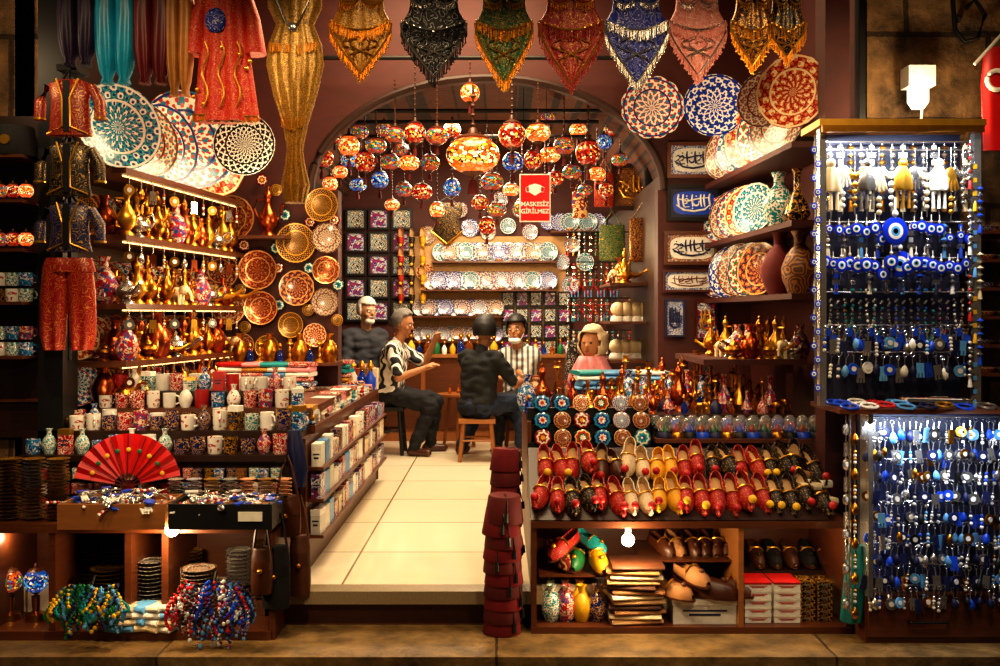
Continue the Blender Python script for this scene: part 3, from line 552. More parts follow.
inst('coffee_ewer',ewer('copper'),p,(0,0,0),1.2,'tall copper ewer standing between the copper plates','ewer')
board('panel_shelf',(PX(205,6.4),PX(338,6.4),6.3,6.6,PZ(362,6.4)-.02,PZ(362,6.4)),'wood','wooden shelf below the copper plates','shelf')
for i in range(13): inst(*[('metal_vase',vase('brass')),('perfume_bottle',bottle('blueglass')),('candlestick',candle('gold'))][i%3],(PX(210+i*10,6.4),6.4,PZ(362,6.4)),(0,0,0),.85,'small brassware piece, %s from left on the shelf below the copper plates'%od(i),'ornament','ornaments below the copper plates')
# ================= left counter
r=thing('display_counter','long wooden display counter on the left with open compartments','counter')
bx('front_deck',(-2.35,-1.02,4.32,4.78,.63,.67),'wood',r); bx('mug_tier',(-2.35,-.98,4.78,5.0,.67,1.03),'darkwood',r); bx('middle_step',(-2.3,-1.02,4.64,4.78,.9,.93),'darkwood',r); bx('step_front',(-2.3,-1.02,4.7,4.78,.67,.9),'darkwood',r)
b=B(); b.bb(-2.1,-.95,5.0,6.6,.99,1.03); b.bb(-1.6,-.95,6.6,7.6,.99,1.03); ob('counter_top',b.mesh('counter_top',['wood']),r)
b=B(); b.bb(-.99,-.96,4.8,7.6,FZ,.99); b.bb(-1.6,-.95,7.57,7.6,FZ,.99); ob('side_panel',b.mesh('side_panel',['wood']),r)
bx('back_panel',(-2.35,-1.02,4.75,4.78,.15,.63),'wood',r)
for px in(-10,52,128,165,272): bx('divider',(PX(px,4.34)-.015,PX(px,4.34)+.015,4.34,4.76,.15,.63),'wood',r)
bx('bottom_board',(-2.35,-1.02,4.33,4.77,.15,.19),'wood',r)
for z in(.5,.68,.84): bx('side_shelf',(-.96,-.88,4.85,7.55,z-.015,z),'wood',r)
board('raised_step',(-2.06,-1.1,5.11,5.24,1.12,1.2),'darkwood','narrow wooden step behind the back mug row','step')
mm=['mug_blue','mug_red','mug_black','mug_white','mug_teal','white','mug_crimson','red','mug_navy']; mn=['blue patterned','red patterned','black and gold','white printed','turquoise','plain white','crimson printed','plain red','navy and gold']
for rw,(y,z,n,x0,x1) in enumerate(((5.17,1.2,13,-2.02,-1.12),(5.05,1.12,13,-2.05,-1.05),(4.935,1.03,17,-2.3,-1.02),(4.835,1.03,17,-2.26,-1.0),(4.7,.93,16,-2.26,-1.06))):
    for i in range(n):
        k=R.choice([0,1,3,5,4,6,7]) if rw<2 else R.choice([0,1,2,3,4,2,6,5,8,8]); t=R.random()
        x=x0+(x1-x0)*i/(n-1); lb='from left in the %s row on the left counter'%['rearmost','second','third','fourth','lowest'][rw]
        if t<.72: inst('mug',mug(mm[k],R.choice([.85,1.,1.12])),(x,y+R.uniform(-.008,.008),z),(0,0,R.uniform(-2,2)),R.uniform(.78,.92),'%s mug, %s %s'%(mn[k],od(i),lb),'mug','mugs in rows on the left counter')
        elif t<.86: m=mm[k]; inst('gift_box',carton(.055,.05,R.choice([.07,.1,.12]),m,R.choice(['red','gold','white']),'navy'),(x,y,z),(0,0,R.uniform(-.3,.3)),1,'%s box, %s %s'%(mn[k],od(i),lb),'box','gift boxes among the mugs')
        else: inst('painted_vase',vase(mm[k]),(x,y,z),(0,0,0),.55,'%s vase, %s %s'%(mn[k],od(i),lb),'vase','small vases among the mugs')
for i in range(14): inst('gift_box',carton(.06,.05,R.choice([.09,.11,.13,.16]),R.choice(['red','white','kraft','blue','mug_crimson'])),(-2.0+i*.068,5.31,1.12),(0,0,R.uniform(-.2,.2)),1,'small printed gift box, %s from left behind the rearmost mug row'%od(i),'box','gift boxes behind the mugs')
for i,(px,y0) in enumerate(((10,522),(34,520),(58,522))):
    p=W(px,y0,4.42)
    for q in range(17): inst('black_dish',plate('mug_black'),(p.x+R.uniform(-.004,.004),p.y,.678+q*.0165),(0,0,R.random()*6),.05,'black patterned dish, %s from bottom in the %s stack at left'%(od(q),ORD[i]),'dish','black dishes stacked at the left end')
for i,(px,mk) in enumerate(((212,'p_gold'),(230,'p_black'),(248,'p_red'),(176,'p_black'),(194,'p_blue'),(266,'p_gold'),(284,'p_red'))):
    for q in range(10): inst('small_bowl',plate(mk),(PX(px,4.5),4.5,.675+q*.018),(0,0,R.random()*6),.037,'small patterned bowl, %s from bottom of the %s stack behind the black tray'%(od(q),ORD[i]),'bowl','small bowls stacked behind the tray')
for i in range(23):
    for q in range(3):
        m=R.choice(['mug_black','mug_crimson','magnets','mug_blue','carved','mug_white','red','mug_teal','mug_navy'])
        inst('trinket_box',carton(.05,.045,.06,m,m,'gold'),(-2.24+i*.053,4.67-.035*(i%2),.672+q*.072),(0,0,R.uniform(-.2,.2)),.85,'tiny ornate box, %s from left, %s layer below the mugs'%(od(i),['lower','middle','upper'][q]),'box','tiny ornate boxes below the mugs')
r=thing('folding_fan','open red fabric folding fan with small flowers','fan',(PX(127,4.54),4.54,.80)); r.rotation_euler=(-.12,0,.1)
b=B(); n=24; vs=[];fs=[]
for i in range(n+1):
    a=.18+(PI-.35)*i/n; ca,sa=math.cos(a),math.sin(a); d=.008*(i%2)
    vs+=[(.06*ca,d,.06*sa),(.245*ca,d,.245*sa)]
    if i: fs.append((2*i-2,2*i,2*i+1,2*i-1))
b.add(vs,fs); ob('fan_leaf',b.mesh('fan_leaf',['signred'],.1),r)
for i in range(0,n+1,3):
    b=B(); a=.18+(PI-.35)*i/n; b.tube([(0,-.003,0),(.24*math.cos(a),-.003,.24*math.sin(a))],.0025,4); ob('rib',b.mesh('rib',['darkred']),r)
b=B()
for i in range(9):
    a=.35+.3*i; b.ball((.17*math.cos(a),-.006,.17*math.sin(a)),(.011,.003,.011),8,i%2,5)
ob('flower_print',b.mesh('flower_print',['yellow','green']),r)
def tray(px0,px1,Y0,Y1,z,h,mk,l,n,content):
    r=thing('wooden_tray',l,'tray'); x0,x1=PX(px0,Y0),PX(px1,Y0); bx('tray_bottom',(x0,x1,Y0,Y1,z,z+.012),mk,r)
    for q in((x0,x1,Y0,Y0+.012,z+.012,z+h),(x0,x1,Y1-.012,Y1,z+.012,z+h),(x0,x0+.012,Y0+.012,Y1-.012,z+.012,z+h),(x1-.012,x1,Y0+.012,Y1-.012,z+.012,z+h)): bx('tray_side',q,mk,r)
    board('tray_filling',(x0+.013,x1-.013,Y0+.013,Y1-.013,z+.013,z+h*.8),'kraft','brown paper lining inside the %s'%content,'lining')
    for i in range(n):
        k=R.randrange(4); inst('bead_charm',[keych(0,'blue'),keych(1,'silver'),keych(3,'red'),keych(2,'white')][k],(R.uniform(x0+.04,x1-.04),R.uniform(Y0+.03,Y1-.03),z+h*.85+i*.0007),(R.uniform(1.2,1.6),0,R.uniform(-3,3)),1.3,'small bead and metal trinket, number %d in the %s'%(i+1,content),'trinket','trinkets in the '+content)
tray(57,165,4.2,4.44,.672,.11,'lightwood','reddish wooden tray heaped with trinkets in front of the fan',80,'reddish tray')
tray(168,272,4.2,4.44,.672,.11,'black','black tray of small charms with a paper label',60,'black tray')
board('price_card',(PX(238,4.19),PX(262,4.19),4.19,4.198,.71,.75),'paper','white price card on the front of the black tray','card')
def bulb(p,l,st):
    r=thing('light_bulb',l,'bulb',p); b=B(); b.ball((0,0,0),.03,14); ob('glass',b.mesh('glass',['bulb'],3),r); b=B(); b.lathe([(.014,.028),(.014,.06),(0,.065)],10); b.tube([(0,0,.06),(0,.02,.1),(0,.1,.12)],.004); ob('socket',b.mesh('socket',['white']),r)
    d=bpy.data.lights.new('bulb_light','POINT'); d.energy=st; d.color=(1,.72,.4); d.shadow_soft_size=.04; lo=bpy.data.objects.new('bulb_light',d); C.objects.link(lo); lo.location=Vector(p)+Vector((0,-.07,0))
bulb(W(172,530,4.3),'bare glowing bulb under the left counter',11)
for i,(px,y_,mk,n,rr) in enumerate(((105,4.46,'mug_black',10,.08),(148,4.46,'p_black',12,.065),(196,4.46,'p_beige',10,.08),(72,4.6,'mug_black',14,.06),(92,4.66,'p_blue',12,.06),(228,4.6,'p_black',13,.06),(252,4.6,'mug_black',15,.05),(175,4.66,'p_gold',12,.05))):
    for q in range(n): inst('patterned_dish',plate(mk),(PX(px,4.42),y_,.2+.07+q*.018),(0,0,R.random()*6),rr,'patterned dish, %s from bottom of the %s stack under the left counter'%(od(q),ORD[i]),'dish','dishes stacked under the left counter')
    board('stack_block',(PX(px,4.42)-rr*.9,PX(px,4.42)+rr*.9,y_-.05,y_+.05,.191,.262),'brown','wooden block under the %s dish stack below the left counter'%ORD[i],'block')
for i,px in enumerate((10,36)):
    p=W(px,0,4.5); inst('mosaic_candle_holder',mlamp(['mo_multi','mo_blue'][i],.0)[:3],(p.x,4.5,.37),(0,0,0),.055,['red and amber','blue and white'][i]+' mosaic candle holder in the left corner compartment','candle holder')
    b=B(); b.lathe([(0,.19),(.05,.19),(.045,.22),(.015,.23),(.02,.3),(0,.3)],16,0,(p.x,4.5,0)); tag(ob('holder_stand',b.mesh('holder_stand',['brass'])),'brass foot under the %s candle holder in the corner'%['red','blue'][i],'stand')
for i in range(20): inst('packet',folded(.09,.12,.03,R.choice(['white','cream','paper','lightblue'])),(PX(118+(i%5)*13,4.36),4.36,.191+.03*(i//5)),(R.uniform(-.08,.08),R.uniform(-.08,.08),R.uniform(-.5,.5)),.85,'pale plastic-wrapped packet, %s in the pile under the left counter'%od(i),'packet','packets under the left counter')
def bundle(px,py,w,h,mks,l,n):
    r=thing('bead_bundle',l,'beads',W(px,py,4.24),'bead bundles hanging below the left counter')
    for mi,mk in enumerate(mks):
        b=B()
        for i in range(n//len(mks)):
            a=R.uniform(-1,1); c=R.uniform(-1,1); x0=a*w*.8
            pts=[Vector((x0,0,R.uniform(-.03,.02))),Vector((a*w*1.3+c*.05,-.06*abs(c),-h*.4)),Vector((a*w*.7+c*.08,-.05*R.random(),-h*R.uniform(.5,1.1)*(1-.35*abs(a))))]
            for q in range(12):
                t=q/11; p=pts[0]*(1-t)**2+pts[1]*2*t*(1-t)+pts[2]*t*t; b.ball(p,R.uniform(.004,.011),6,0,4)
        ob('bead_strand',b.mesh('bead_strand',[mk]),r)
    b=B(); b.tube([(0,0,0),(0,.03,.03),(0,.05,.05)],.006); ob('hook',b.mesh('hook',['iron']),r)
bundle(90,590,.15,.2,['green','teal','lightblue','yellow','green','navy'],'green and turquoise bead bundle hanging in front of the counter',84)
bundle(213,586,.17,.27,['white','red','blue','beads_multi','navy','lightblue','brown'],'white red and blue bead bundle with evil eyes below the counter',112)
def bag(px,py,w,h,mk,l,Y):
    r=thing('shoulder_bag',l,'bag',W(px,py,Y),'bags hanging at the corner of the left counter')
    b=B(); b.loft([(0,-w*.4,w*.4,.02),(-h*.2,-w*.48,w*.48,.035),(-h*.8,-w*.5,w*.5,.04),(-h,-w*.45,w*.45,.03)],.05); ob('bag_body',b.mesh('bag_body',[mk]),r)
    b=B(); b.loft([(-.005,-w*.42,w*.42,.025),(-h*.45,-w*.5,w*.5,.043),(-h*.5,-w*.4,w*.4,.04)],.05); ob('flap',b.mesh('flap',[mk]),r)
    b=B(); b.ball((0,-.045,-h*.47),.012,8); ob('clasp',b.mesh('clasp',['brass']),r)
    b=B(); b.tube([(-w*.4,0,-.02),(-w*.2,0,.12),(0,.02,.18),(w*.2,0,.12),(w*.4,0,-.02)],.006); ob('bag_strap',b.mesh('bag_strap',[mk]),r)
bag(287,495,.13,.19,'leather','dark brown leather bag, uppermost at the counter corner',4.5); bag(276,545,.13,.28,'blackcloth','black fabric bag hanging lowest at the counter corner',4.35); bag(300,535,.1,.28,'brown','brown narrow bag hanging nearest the doorway',4.5); bag(262,548,.1,.2,'leather','small brown bag beside the lowest black one',4.3)
garment('scarf','dark blue scarf draped at the corner of the left counter','scarf',[(430,288,300,.6),(445,286,304,1),(470,290,308,1),(487,293,305,.7)],4.7,'navy',.03,6,.3,hook=False)
bk=['paper','white','cream','lightblue','magnets','tile_blue','mug_white','magnets','mug_red','kraft','rug']
tx=['rug','teal','red','white','mug_blue','lightblue','pink','emb_gold','mug_crimson','calrust']
for j in range(3):
    for i in range(17):
        y=5.08+i*.15; x=-1.03-j*.15; tt=(i+j)%3==0
        for q in range(R.choice([2,3,4])):
            if tt: inst('folded_scarf',folded(.13,.13,.024,R.choice(tx)),(x,y,1.031+q*.025),(0,0,R.uniform(-.3,.3)),1,'small folded scarf, %s layer, row %d from front, column %d on left counter'%(ORD[q],i+1,j+1),'scarf','small folded scarves along the left counter')
            else: inst('booklet',tin(.12,.13,.022,R.choice(bk)),(x,y,1.031+q*.023),(0,0,R.uniform(-.15,.15)),1,'souvenir booklet, %s layer, row %d from front, column %d on left counter'%(ORD[q],i+1,j+1),'booklet','booklets in stacks along the left counter')
for k,z in enumerate((.5,.68,.84)):
    for i in range(20):
        m=R.choice(['magnets','paper','white','cream','tile_blue','mug_white','lightblue','mug_red','mug_navy'])
        inst('souvenir_box',carton(.05,.11,R.choice([.09,.12,.13]),m,m,'navy'),(-.92,4.92+i*.133,z),(0,0,R.uniform(-.1,.1)),.95,'small souvenir box, %s from front on the %s side shelf of the left counter'%(od(i),['lowest','middle','upper'][k]),'box','souvenir boxes on the counter side')
for j,px in enumerate((252,272,292,315,338)):
    for q in range(6):
        y=6.15 if j<4 else 6.9; inst('folded_scarf',folded(.2,.2,.03,R.choice(tx)),(PX(px,y)-(.1 if j<4 else 0),y,(1.12 if j<4 else 1.1)+q*.031),(0,0,R.uniform(-.3,.3)),.9,'folded scarf, %s from bottom of %s pile beyond the mugs'%(od(q),ORD[j]),'scarf','folded scarves piled on the left counter')
for i in range(8):
    m=['white','red','kraft','cream'][i%4]; inst('gift_box',carton(.09,.09,.2,m,m,'gold'),(-1.5+i*.075,7.48,1.031),(0,0,0),.8,'upright gift box, %s from left at the far end of the left counter'%ORD[i],'box','gift boxes at the far counter end')
# far-left niche
r=thing('corner_shelf','dark shelf unit at the far left edge beside the stone pillar','shelf')
bx('back_board',(-2.75,PX(34,4.8),4.9,4.93,PZ(440,4.8),PZ(112,4.8)),'darkwood',r)
for py in(158,202,250,302,355,400): bx('shelf_board',(-2.75,PX(34,4.8),4.68 if py<380 else 4.86,4.9,PZ(py,4.8)-.015,PZ(py,4.8)),'wood',r)
@lru_cache(None)
def fez(mk,tas='black'):
    b=B(); b.lathe([(.088,0),(.09,.004),(.074,.118),(.07,.124),(0,.125)],24,cap=False); t=B(); t.tube([(0,0,.126),(.03,-.04,.13),(.05,-.066,.11),(.055,-.075,.06)],.003,5); t.lathe([(0,.06),(.008,.06),(.011,.02),(0,.02)],8,0,(.055,-.078,0))
    return (('hat_body',b.mesh('hat_body',[mk])),('tassel',t.mesh('tassel',[tas])))
ht=fez('blackcloth'); bd=B(); bd.T=Matrix.Translation((0,-.084,.06))@Matrix.Rotation(PI/2,4,'X'); bd.lathe([(0,.004),(.02,.004),(.02,-.004),(0,-.004)],14)
inst('round_hat',(ht[0],('badge',bd.mesh('badge',['gold']))),(PX(12,4.75),4.78,PZ(158,4.8)),(0,0,0),1.2,'black round hat with gold badge on the top corner shelf','hat')
for k,py in enumerate((202,250,302,355)):
    for i in range(3):
        p=(PX(2+i*13,4.78),4.76,PZ(py,4.8))
        if k in(0,1): inst('mosaic_candle_holder',mlamp(['mo_multi','mo_red','mo_amber'][i],0)[:3],(p[0],p[1],p[2]+.05),(0,0,0),.036,'glowing mosaic candle holder, %s on the %s corner shelf'%(ORD[i],['second','third'][k]),'candle holder','candle holders on the corner shelf')
        else: 
            for q in range(2): inst('mug',mug(mm[(i+k+q)%5],.8),(p[0],p[1]+.0,p[2]+q*.078),(0,0,1),.85,'%s cup, %s on the %s corner shelf, %s of pair'%(mn[(i+k+q)%5],ORD[i],['fourth','lowest'][k-2],['lower','upper'][q]),'mug','cups on the corner shelf')
# ================= right island
r=thing('display_cabinet','low wooden display cabinet on the right with slipper compartments','cabinet')
xa,xb=PX(531,4.45),PX(850,4.45)
for nme,q,m in (('top_board',(xa,xb,4.42,5.0,.63,.66),'wood'),('bottom_board',(xa,xb,4.42,5.0,.15,.18),'wood'),('back_panel',(xa,xb,4.97,5.0,.18,.63),'wood'),('side_panel',(xa,xa+.025,4.43,4.97,.18,.63),'wood'),('side_panel',(xb-.025,xb,4.43,4.97,.18,.63),'wood'),('divider',(PX(740,4.45)-.012,PX(740,4.45)+.012,4.43,4.97,.18,.63),'lightwood'),('inner_shelf',(PX(645,4.45),PX(738,4.45),4.56,4.97,.44,.45),'wood'),('inner_shelf',(PX(540,4.45),PX(606,4.45),4.56,4.97,.37,.38),'wood'),('left_wing',(xa,xa+.02,5.0,6.3,FZ,1.05),'wood'),('globe_shelf',(PX(655,4.95),1.58,4.93,5.12,.95,.97),'wood'),('riser',(xa,1.58,5.12,5.15,.66,1.05),'darkwood'),('rear_top',(xa,1.58,5.15,6.3,1.04,1.07),'darkwood')): bx(nme,q,m,r)
b=B(); b.add([(xa,4.43,.665),(xb-.1,4.43,.665),(xb-.1,4.91,.93),(xa,4.91,.93),(xa,4.91,.665),(xb-.1,4.91,.665)],[(0,1,2,3),(0,3,4),(1,2,5),(0,1,5,4),(2,3,4,5)]); ob('sloping_rack',b.mesh('sloping_rack',['darkwood']),r)
th=math.atan2(.265,.48)
cols=[('shoe_red','red','red embroidered'),('shoe_red','yellow','red yellow-pompom'),('shoe_black','red','black embroidered'),('shoe_yellow','red','yellow'),('shoe_cream','red','cream'),('shoe_black','yellow','black yellow-pompom'),('emb_blue','yellow','blue embroidered'),('leather','red','brown leather')]
seqs=[[0,2,0,4,3,1,0,1,5,2],[1,0,7,4,3,0,2,1,5,2]]
for rw in range(2):
    for i in range(20):
        cm=cols[seqs[rw][i//2]]; x=xa+.055+(i//2)*.136+(i%2)*.069+rw*.025+R.uniform(-.008,.008); t=.15+rw*.235+R.uniform(-.02,.02)
        inst('slipper',shoe(cm[0],cm[1]),(x,4.43+t*math.cos(th),.667+t*math.sin(th)+.006+.02*(R.random()<.3)),(th+R.uniform(-.05,.3),0,R.uniform(-.2,.2)+(.12 if i%2 else -.12)),R.uniform(.9,1.0),'%s curled slipper, %s of the %s pair from left in the %s row'%(cm[2],['left','right'][i%2],ORD[i//2],['front','back'][rw]),'slipper','slippers on the sloping rack')
r=thing('coaster_rack','stepped black rack holding round ceramic coasters','rack')
for q in range(4): bx('step',(xa,PX(652,4.95),4.94+q*.043,4.983+q*.043,.86+q*.085-.06,.86+q*.085),'black',r)
pm=['co_a','co_b','co_c','co_d','p_blue','p_red','co_a','p_dark']
for q in range(4):
    for i in range(6):
        k=R.randrange(8); inst('round_coaster',disc(pm[k]),(PX(543+i*20,4.95),4.942+q*.043-.02,.86+q*.085+.028),(PI/2-.25,0,0),.045,'round patterned coaster, %s from left in the %s row of the black rack'%(ORD[i],['lowest','second','third','top'][q]),'coaster','round coasters on the black rack')
fgs=['green','copper','blue','red']
for i in range(14): inst('snow_globe',globe(['navy','brass','black','blue'][i%4],'glass',fgs[(i*3)%4]),(PX(664+i*12.6,5.0),5.0,.971),(0,0,0),1.15,'small souvenir snow globe, %s from left in the row above the slippers'%od(i),'snow globe','snow globes above the slippers')
for i in range(15): inst('snow_globe',globe(['black','brass','blue','navy'][i%4],'glass',fgs[(i*5)%4]),(PX(656+i*12.2,5.08),5.085,1.0),(0,0,0),.85,'tiny souvenir snow globe, %s from left in the raised back row'%od(i),'snow globe','snow globes in the back row')
board('globe_plinth',(PX(652,5.06),1.55,5.05,5.12,.971,.999),'black','narrow black plinth under the back snow globes','plinth')
kk=[('perfume_bottle',bottle('blueglass'),'blue glass perfume bottle','bottle'),('perfume_bottle',bottle('amberglass'),'amber glass perfume bottle','bottle'),('small_hookah',hookah('navy'),'small navy hookah','hookah'),('coffee_ewer',ewer('copper'),'copper ewer','ewer'),('candlestick',candle('brass'),'brass candlestick','candlestick'),('small_hookah',hookah('mug_crimson'),'small crimson hookah','hookah'),('oil_lamp',genie('brass'),'brass genie lamp','lamp'),('metal_vase',vase('brass',1),'slim brass vase','vase'),('elephant_figurine',elephant('brass'),'brass elephant figurine','figurine'),('painted_vase',vase('mug_blue'),'blue painted vase','vase'),('painted_vase',vase('mug_red',1),'red slim vase','vase')]
for rw in range(6):
    for i in range(17):
        k=kk[R.randrange(11)]; y=5.22+rw*.16
        inst(k[0],k[1],(.78-.04*rw+i*.048+R.uniform(-.01,.01) if rw>1 else .15+i*.084,y,1.071),(0,0,R.uniform(-1,1)),R.uniform(.62,1.)*(.7 if rw==0 else 1),'%s, %s from left in tabletop row %d behind the globes'%(k[2],od(i),rw+1),k[3],'bottles and metalware on the right table')
for j,(px,w) in enumerate(((622,.3),(652,.24),(592,.24))):
    for q in range(6): inst('folded_textile',folded(w,.24,.03,['lightblue','white','teal','navy','lightblue'][(q+j)%5]),(PX(px,6.0),6.1,1.072+q*.031),(0,0,R.uniform(-.4,.4)),.85,'folded blue textile, %s from bottom of %s pile on the right table'%(ORD[q],ORD[j]),'textile','folded textiles on the right table')
for i in range(9): inst('packet',folded(.12,.1,.035,['cream','paper','kraft'][i%3]),(1.46+(i%2)*.07,4.6+(i%3)*.07,.78+.036*(i//2)-.11),(0,0,R.uniform(-.3,.3)),.9,'beige wrapped packet, %s in the heap at the right end of the slipper rack'%ORD[i],'packet','packets beside the slipper rack')
bulb(W(628,540,4.46),'bare glowing bulb in the slipper compartment',11)
def sh(px,Y,z,mk,pom,yaw,s,l,tilt=0): inst('leather_shoe',shoe(mk,pom,'leather',0),(PX(px,Y),Y,z),(tilt,0,yaw),s,l,'shoe','loose shoes in the lower compartment')
sh(558,4.68,.42,'rug','gold',.5,1.0,'red patterned slipper at the left of the lower compartment',.3); sh(578,4.68,.42,'green','gold',-.3,1.,'green slipper beside the red patterned one',.3); sh(596,4.66,.42,'yellow','gold',.2,1.1,'bright yellow slipper in the lower compartment',.3)
sh(566,4.66,.48,'shoe_red','gold',-.8,1.0,'red and gold slipper lying over the patterned one',.4); sh(588,4.7,.49,'teal','gold',.9,.9,'teal slipper lying over the green one',.4)
for i,(px,mk,yaw) in enumerate(((660,'leather',.5),(674,'kraft',.3),(690,'leather',.2),(704,'leather',-.1),(718,'brown',-.3),(730,'brown',-.4))): sh(px,4.72,.47,mk,'brown',yaw,.9,'brown leather shoe, %s from left on the small inner shelf'%ORD[i],.3)
sh(668,4.5,.302,'kraft','brown',.9,1.1,'pale tan shoe lying on the white box at left',.05); sh(702,4.5,.302,'leather','brown',1.3,1.35,'large brown shoe lying sideways on the white box',.05); sh(725,4.55,.302,'brown','brown',1.0,1.1,'dark brown shoe behind the large one on the white box',.05); sh(690,4.52,.37,'kraft','brown',.5,1.1,'light brown shoe lying across the other two',.1)
for i in range(7): inst('patterned_vase',vase(['mug_teal','mug_red','yellow','mug_navy'][i%4],0),(PX(551+(i%4)*15,4.55),4.52+.1*(i//4),.181),(0,0,0),.75,'patterned small vase, %s at the bottom left of the lower compartment'%ORD[i],'vase','small vases in the lower compartment')
for q in range(12): inst('folded_cloth',folded(.24,.24,.022,['beigecloth','cream','kraft','brown'][q%4]),(PX(635,4.5)+R.uniform(-.012,.012),4.56,.181+q*.0225),(0,0,R.uniform(-.2,.2)),1,'beige folded cloth, %s from bottom of the tall stack by the white box'%od(q),'cloth','beige cloths in the lower compartment')
inst('shoe_box',carton(.29,.2,.115,'white','white','navy'),(PX(703,4.5),4.56,.181),(0,0,0),1,'white printed cardboard box at the bottom of the slipper compartment','box')
for j,px in enumerate((757,786)):
    for q in range(5): inst('boxed_set',carton(.12,.16,.036,'white','red' if q==4 else 'paper','red'),(PX(px,4.5),4.56,.181+q*.0375),(0,0,0),1,'flat white boxed set, %s from bottom of the %s pile in the right compartment'%(ORD[q],['left','right'][j]),'box','white boxed sets in the right compartment')
for q in range(6):
    for j in range(2): inst('dark_box',carton(.07,.12,.03,'mug_black','mug_black','grey'),(PX(808+17*j,4.5),4.56,.181+q*.031),(0,0,0),.95,'small dark box, %s from bottom of the %s column at far right compartment'%(ORD[q],['left','right'][j]),'box','small dark boxes in the right compartment')
for i in range(5): sh(755+i*17,4.82,.4,['brown','blackcloth'][i%2],'black',0,.9,'%s shoe, %s from left at the back of the right compartment'%(['brown','black'][i%2],ORD[i]),.3)
board('shoe_step',(PX(745,4.8),xb-.03,4.72,4.95,.182,.36),'darkwood','dark step under the black shoes at the back','step')
for j,(px,y,n,s) in enumerate(((503,4.45,10,1.0),(507,4.66,9,.85))):
    for q in range(n):
        z=.15+q*.056 if j==0 else .32+q*.067; 
        inst('fez_hat',fez('fezred' if q%2==0 else 'darkred'),(PX(px,y)+R.uniform(-.008,.008),y,z),(R.uniform(-.03,.03),R.uniform(-.05,.05),R.uniform(-1,1)),s,'dark red felt fez, %s from bottom of the %s fez column'%(ORD[q],['front wide','rear narrow'][j]),'hat','fez hats stacked by the doorway')
# right shelves
def YR(px): return 1.8363/((px-500)/F+.0542)
RZ=[2.476,2.08,1.71]
for i,z in enumerate(RZ):
    b=B(); b.add([(xx,yy,zz) for zz in(z-.03,z) for xx,yy in((1.47,4.9),(1.77,4.9),(1.69,6.58),(1.38,6.58))],[(0,1,2,3),(4,5,6,7),(0,1,5,4),(1,2,6,5),(2,3,7,6),(3,0,4,7)])
    tag(ob('wall_shelf',b.mesh('wall_shelf',['redwood'])),'red-brown wooden plate shelf on the right wall, %s from top'%ORD[i],'shelf','right wall shelves')
def rp(px,sz,r,yaw,mk,l,Y=None):
    Y=Y or YR(px); rr=r*Y/F; inst('ceramic_plate',plate(mk),(PX(px,Y),Y,RZ[sz]+rr),(PI/2-.15,0,yaw),rr,l,'plate','plates on the right wall shelves')
for i,(px,r,mk) in enumerate(((728,28,'p_beige'),(740,30,'p_blue'),(752,32,'p_red'),(765,33,'p_green'),(779,34,'p_beige'))): rp(px,0,r,-.95,mk,'large round plate, %s from left on the top right shelf'%ORD[i])
for i,(px,r,mk) in enumerate(((722,24,'p_blue'),(730,25,'p_beige'),(738,26,'p_multi'),(746,26,'p_red'),(755,26,'p_turq'))): rp(px,1,r,-.95,mk,'patterned plate, %s from left on the middle right shelf'%ORD[i])
for i,(px,r,mk) in enumerate(((721,24,'p_multi'),(730,26,'p_cobalt'),(740,27,'p_beige'),(750,27,'p_green'),(760,27,'p_dark'))): rp(px,2,r,-.95,mk,'patterned plate, %s from left on the lowest right shelf'%ORD[i])
inst('tall_vase',vase('mug_teal'),(PX(779,5.3),5.3,RZ[1]),(0,0,0),1.35,'turquoise patterned vase on the middle right shelf','vase'); inst('tall_vase',vase('mug_black',1),(PX(797,5.15),5.15,RZ[1]),(0,0,0),1.4,'dark slim vase at the right end of the middle shelf','vase')
inst('tall_vase',vase('darkred',0),(PX(780,5.3),5.3,RZ[2]),(0,0,0),1.6,'dark red round vase on the lowest right shelf','vase'); inst('tall_vase',vase('carved',0),(PX(800,5.1),5.1,RZ[2]),(0,0,0),1.5,'brown carved vase at the right end of the lowest shelf','vase')
hp(652,108,30,6.5,'p_multi','scalloped white and turquoise plate hanging right of the arch top','plates right of the arch',0,'scalloped_plate',1)
hp(715,106,31,6.0,'p_cobalt','large blue and white plate hanging right of the scalloped plate','plates right of the arch',-.2); hp(764,100,28,5.1,'p_beige','beige plate hanging between the blue and red plates','plates right of the arch',-.7)
hp(793,92,37,4.95,'p_red','large red calligraphy plate at upper right','plates right of the arch',-.6)
for i,(px,py,w,h,fm,pn,ink,ct) in enumerate(((693,160,52,36,'wood','calblue','navy','white'),(694,203,54,36,'iron','navy','white','blue'),(692,248,56,34,'wood','calrust','navy','white'),(690,281,54,22,'redwood','calblue','darkred','white'),(675,318,20,38,'navy','calblue','navy',None),(706,320,22,40,'copper','tile_blue','gold',None))):
    s=6.52/F; inst('calligraphy_frame',frame(w*s,h*s,fm,pn,ink,i+3,ct),W(px,py,6.56),(0,0,0),1,['white and blue','deep blue','rust bordered','narrow blue-edged','small upright blue','small upright copper'][i]+' framed calligraphy panel, %s down the column right of the arch'%ORD[i],'framed panel','calligraphy panels right of the arch')
for j in range(3):
    for i in range(9): k=kinds[(i*2+j*3)%9]; inst(k[0],k[1](k[2]),(PX(728+i*8,5.5),5.35+j*.3,1.36),(0,0,R.uniform(0,6)),.85,'%s, %s from left, row %d on the shelf under the right plates'%(k[3],ORD[i],j+1),k[4],'metalware under the right plates')
b=B(); b.bb(1.1,1.66,5.25,6.1,1.33,1.36); b.bb(1.56,1.6,5.3,5.36,1.07,1.33); b.bb(1.12,1.16,6.0,6.06,1.07,1.33); tag(ob('raised_shelf',b.mesh('raised_shelf',['redwood'])),'raised shelf under the right wall plates holding metalware','shelf')
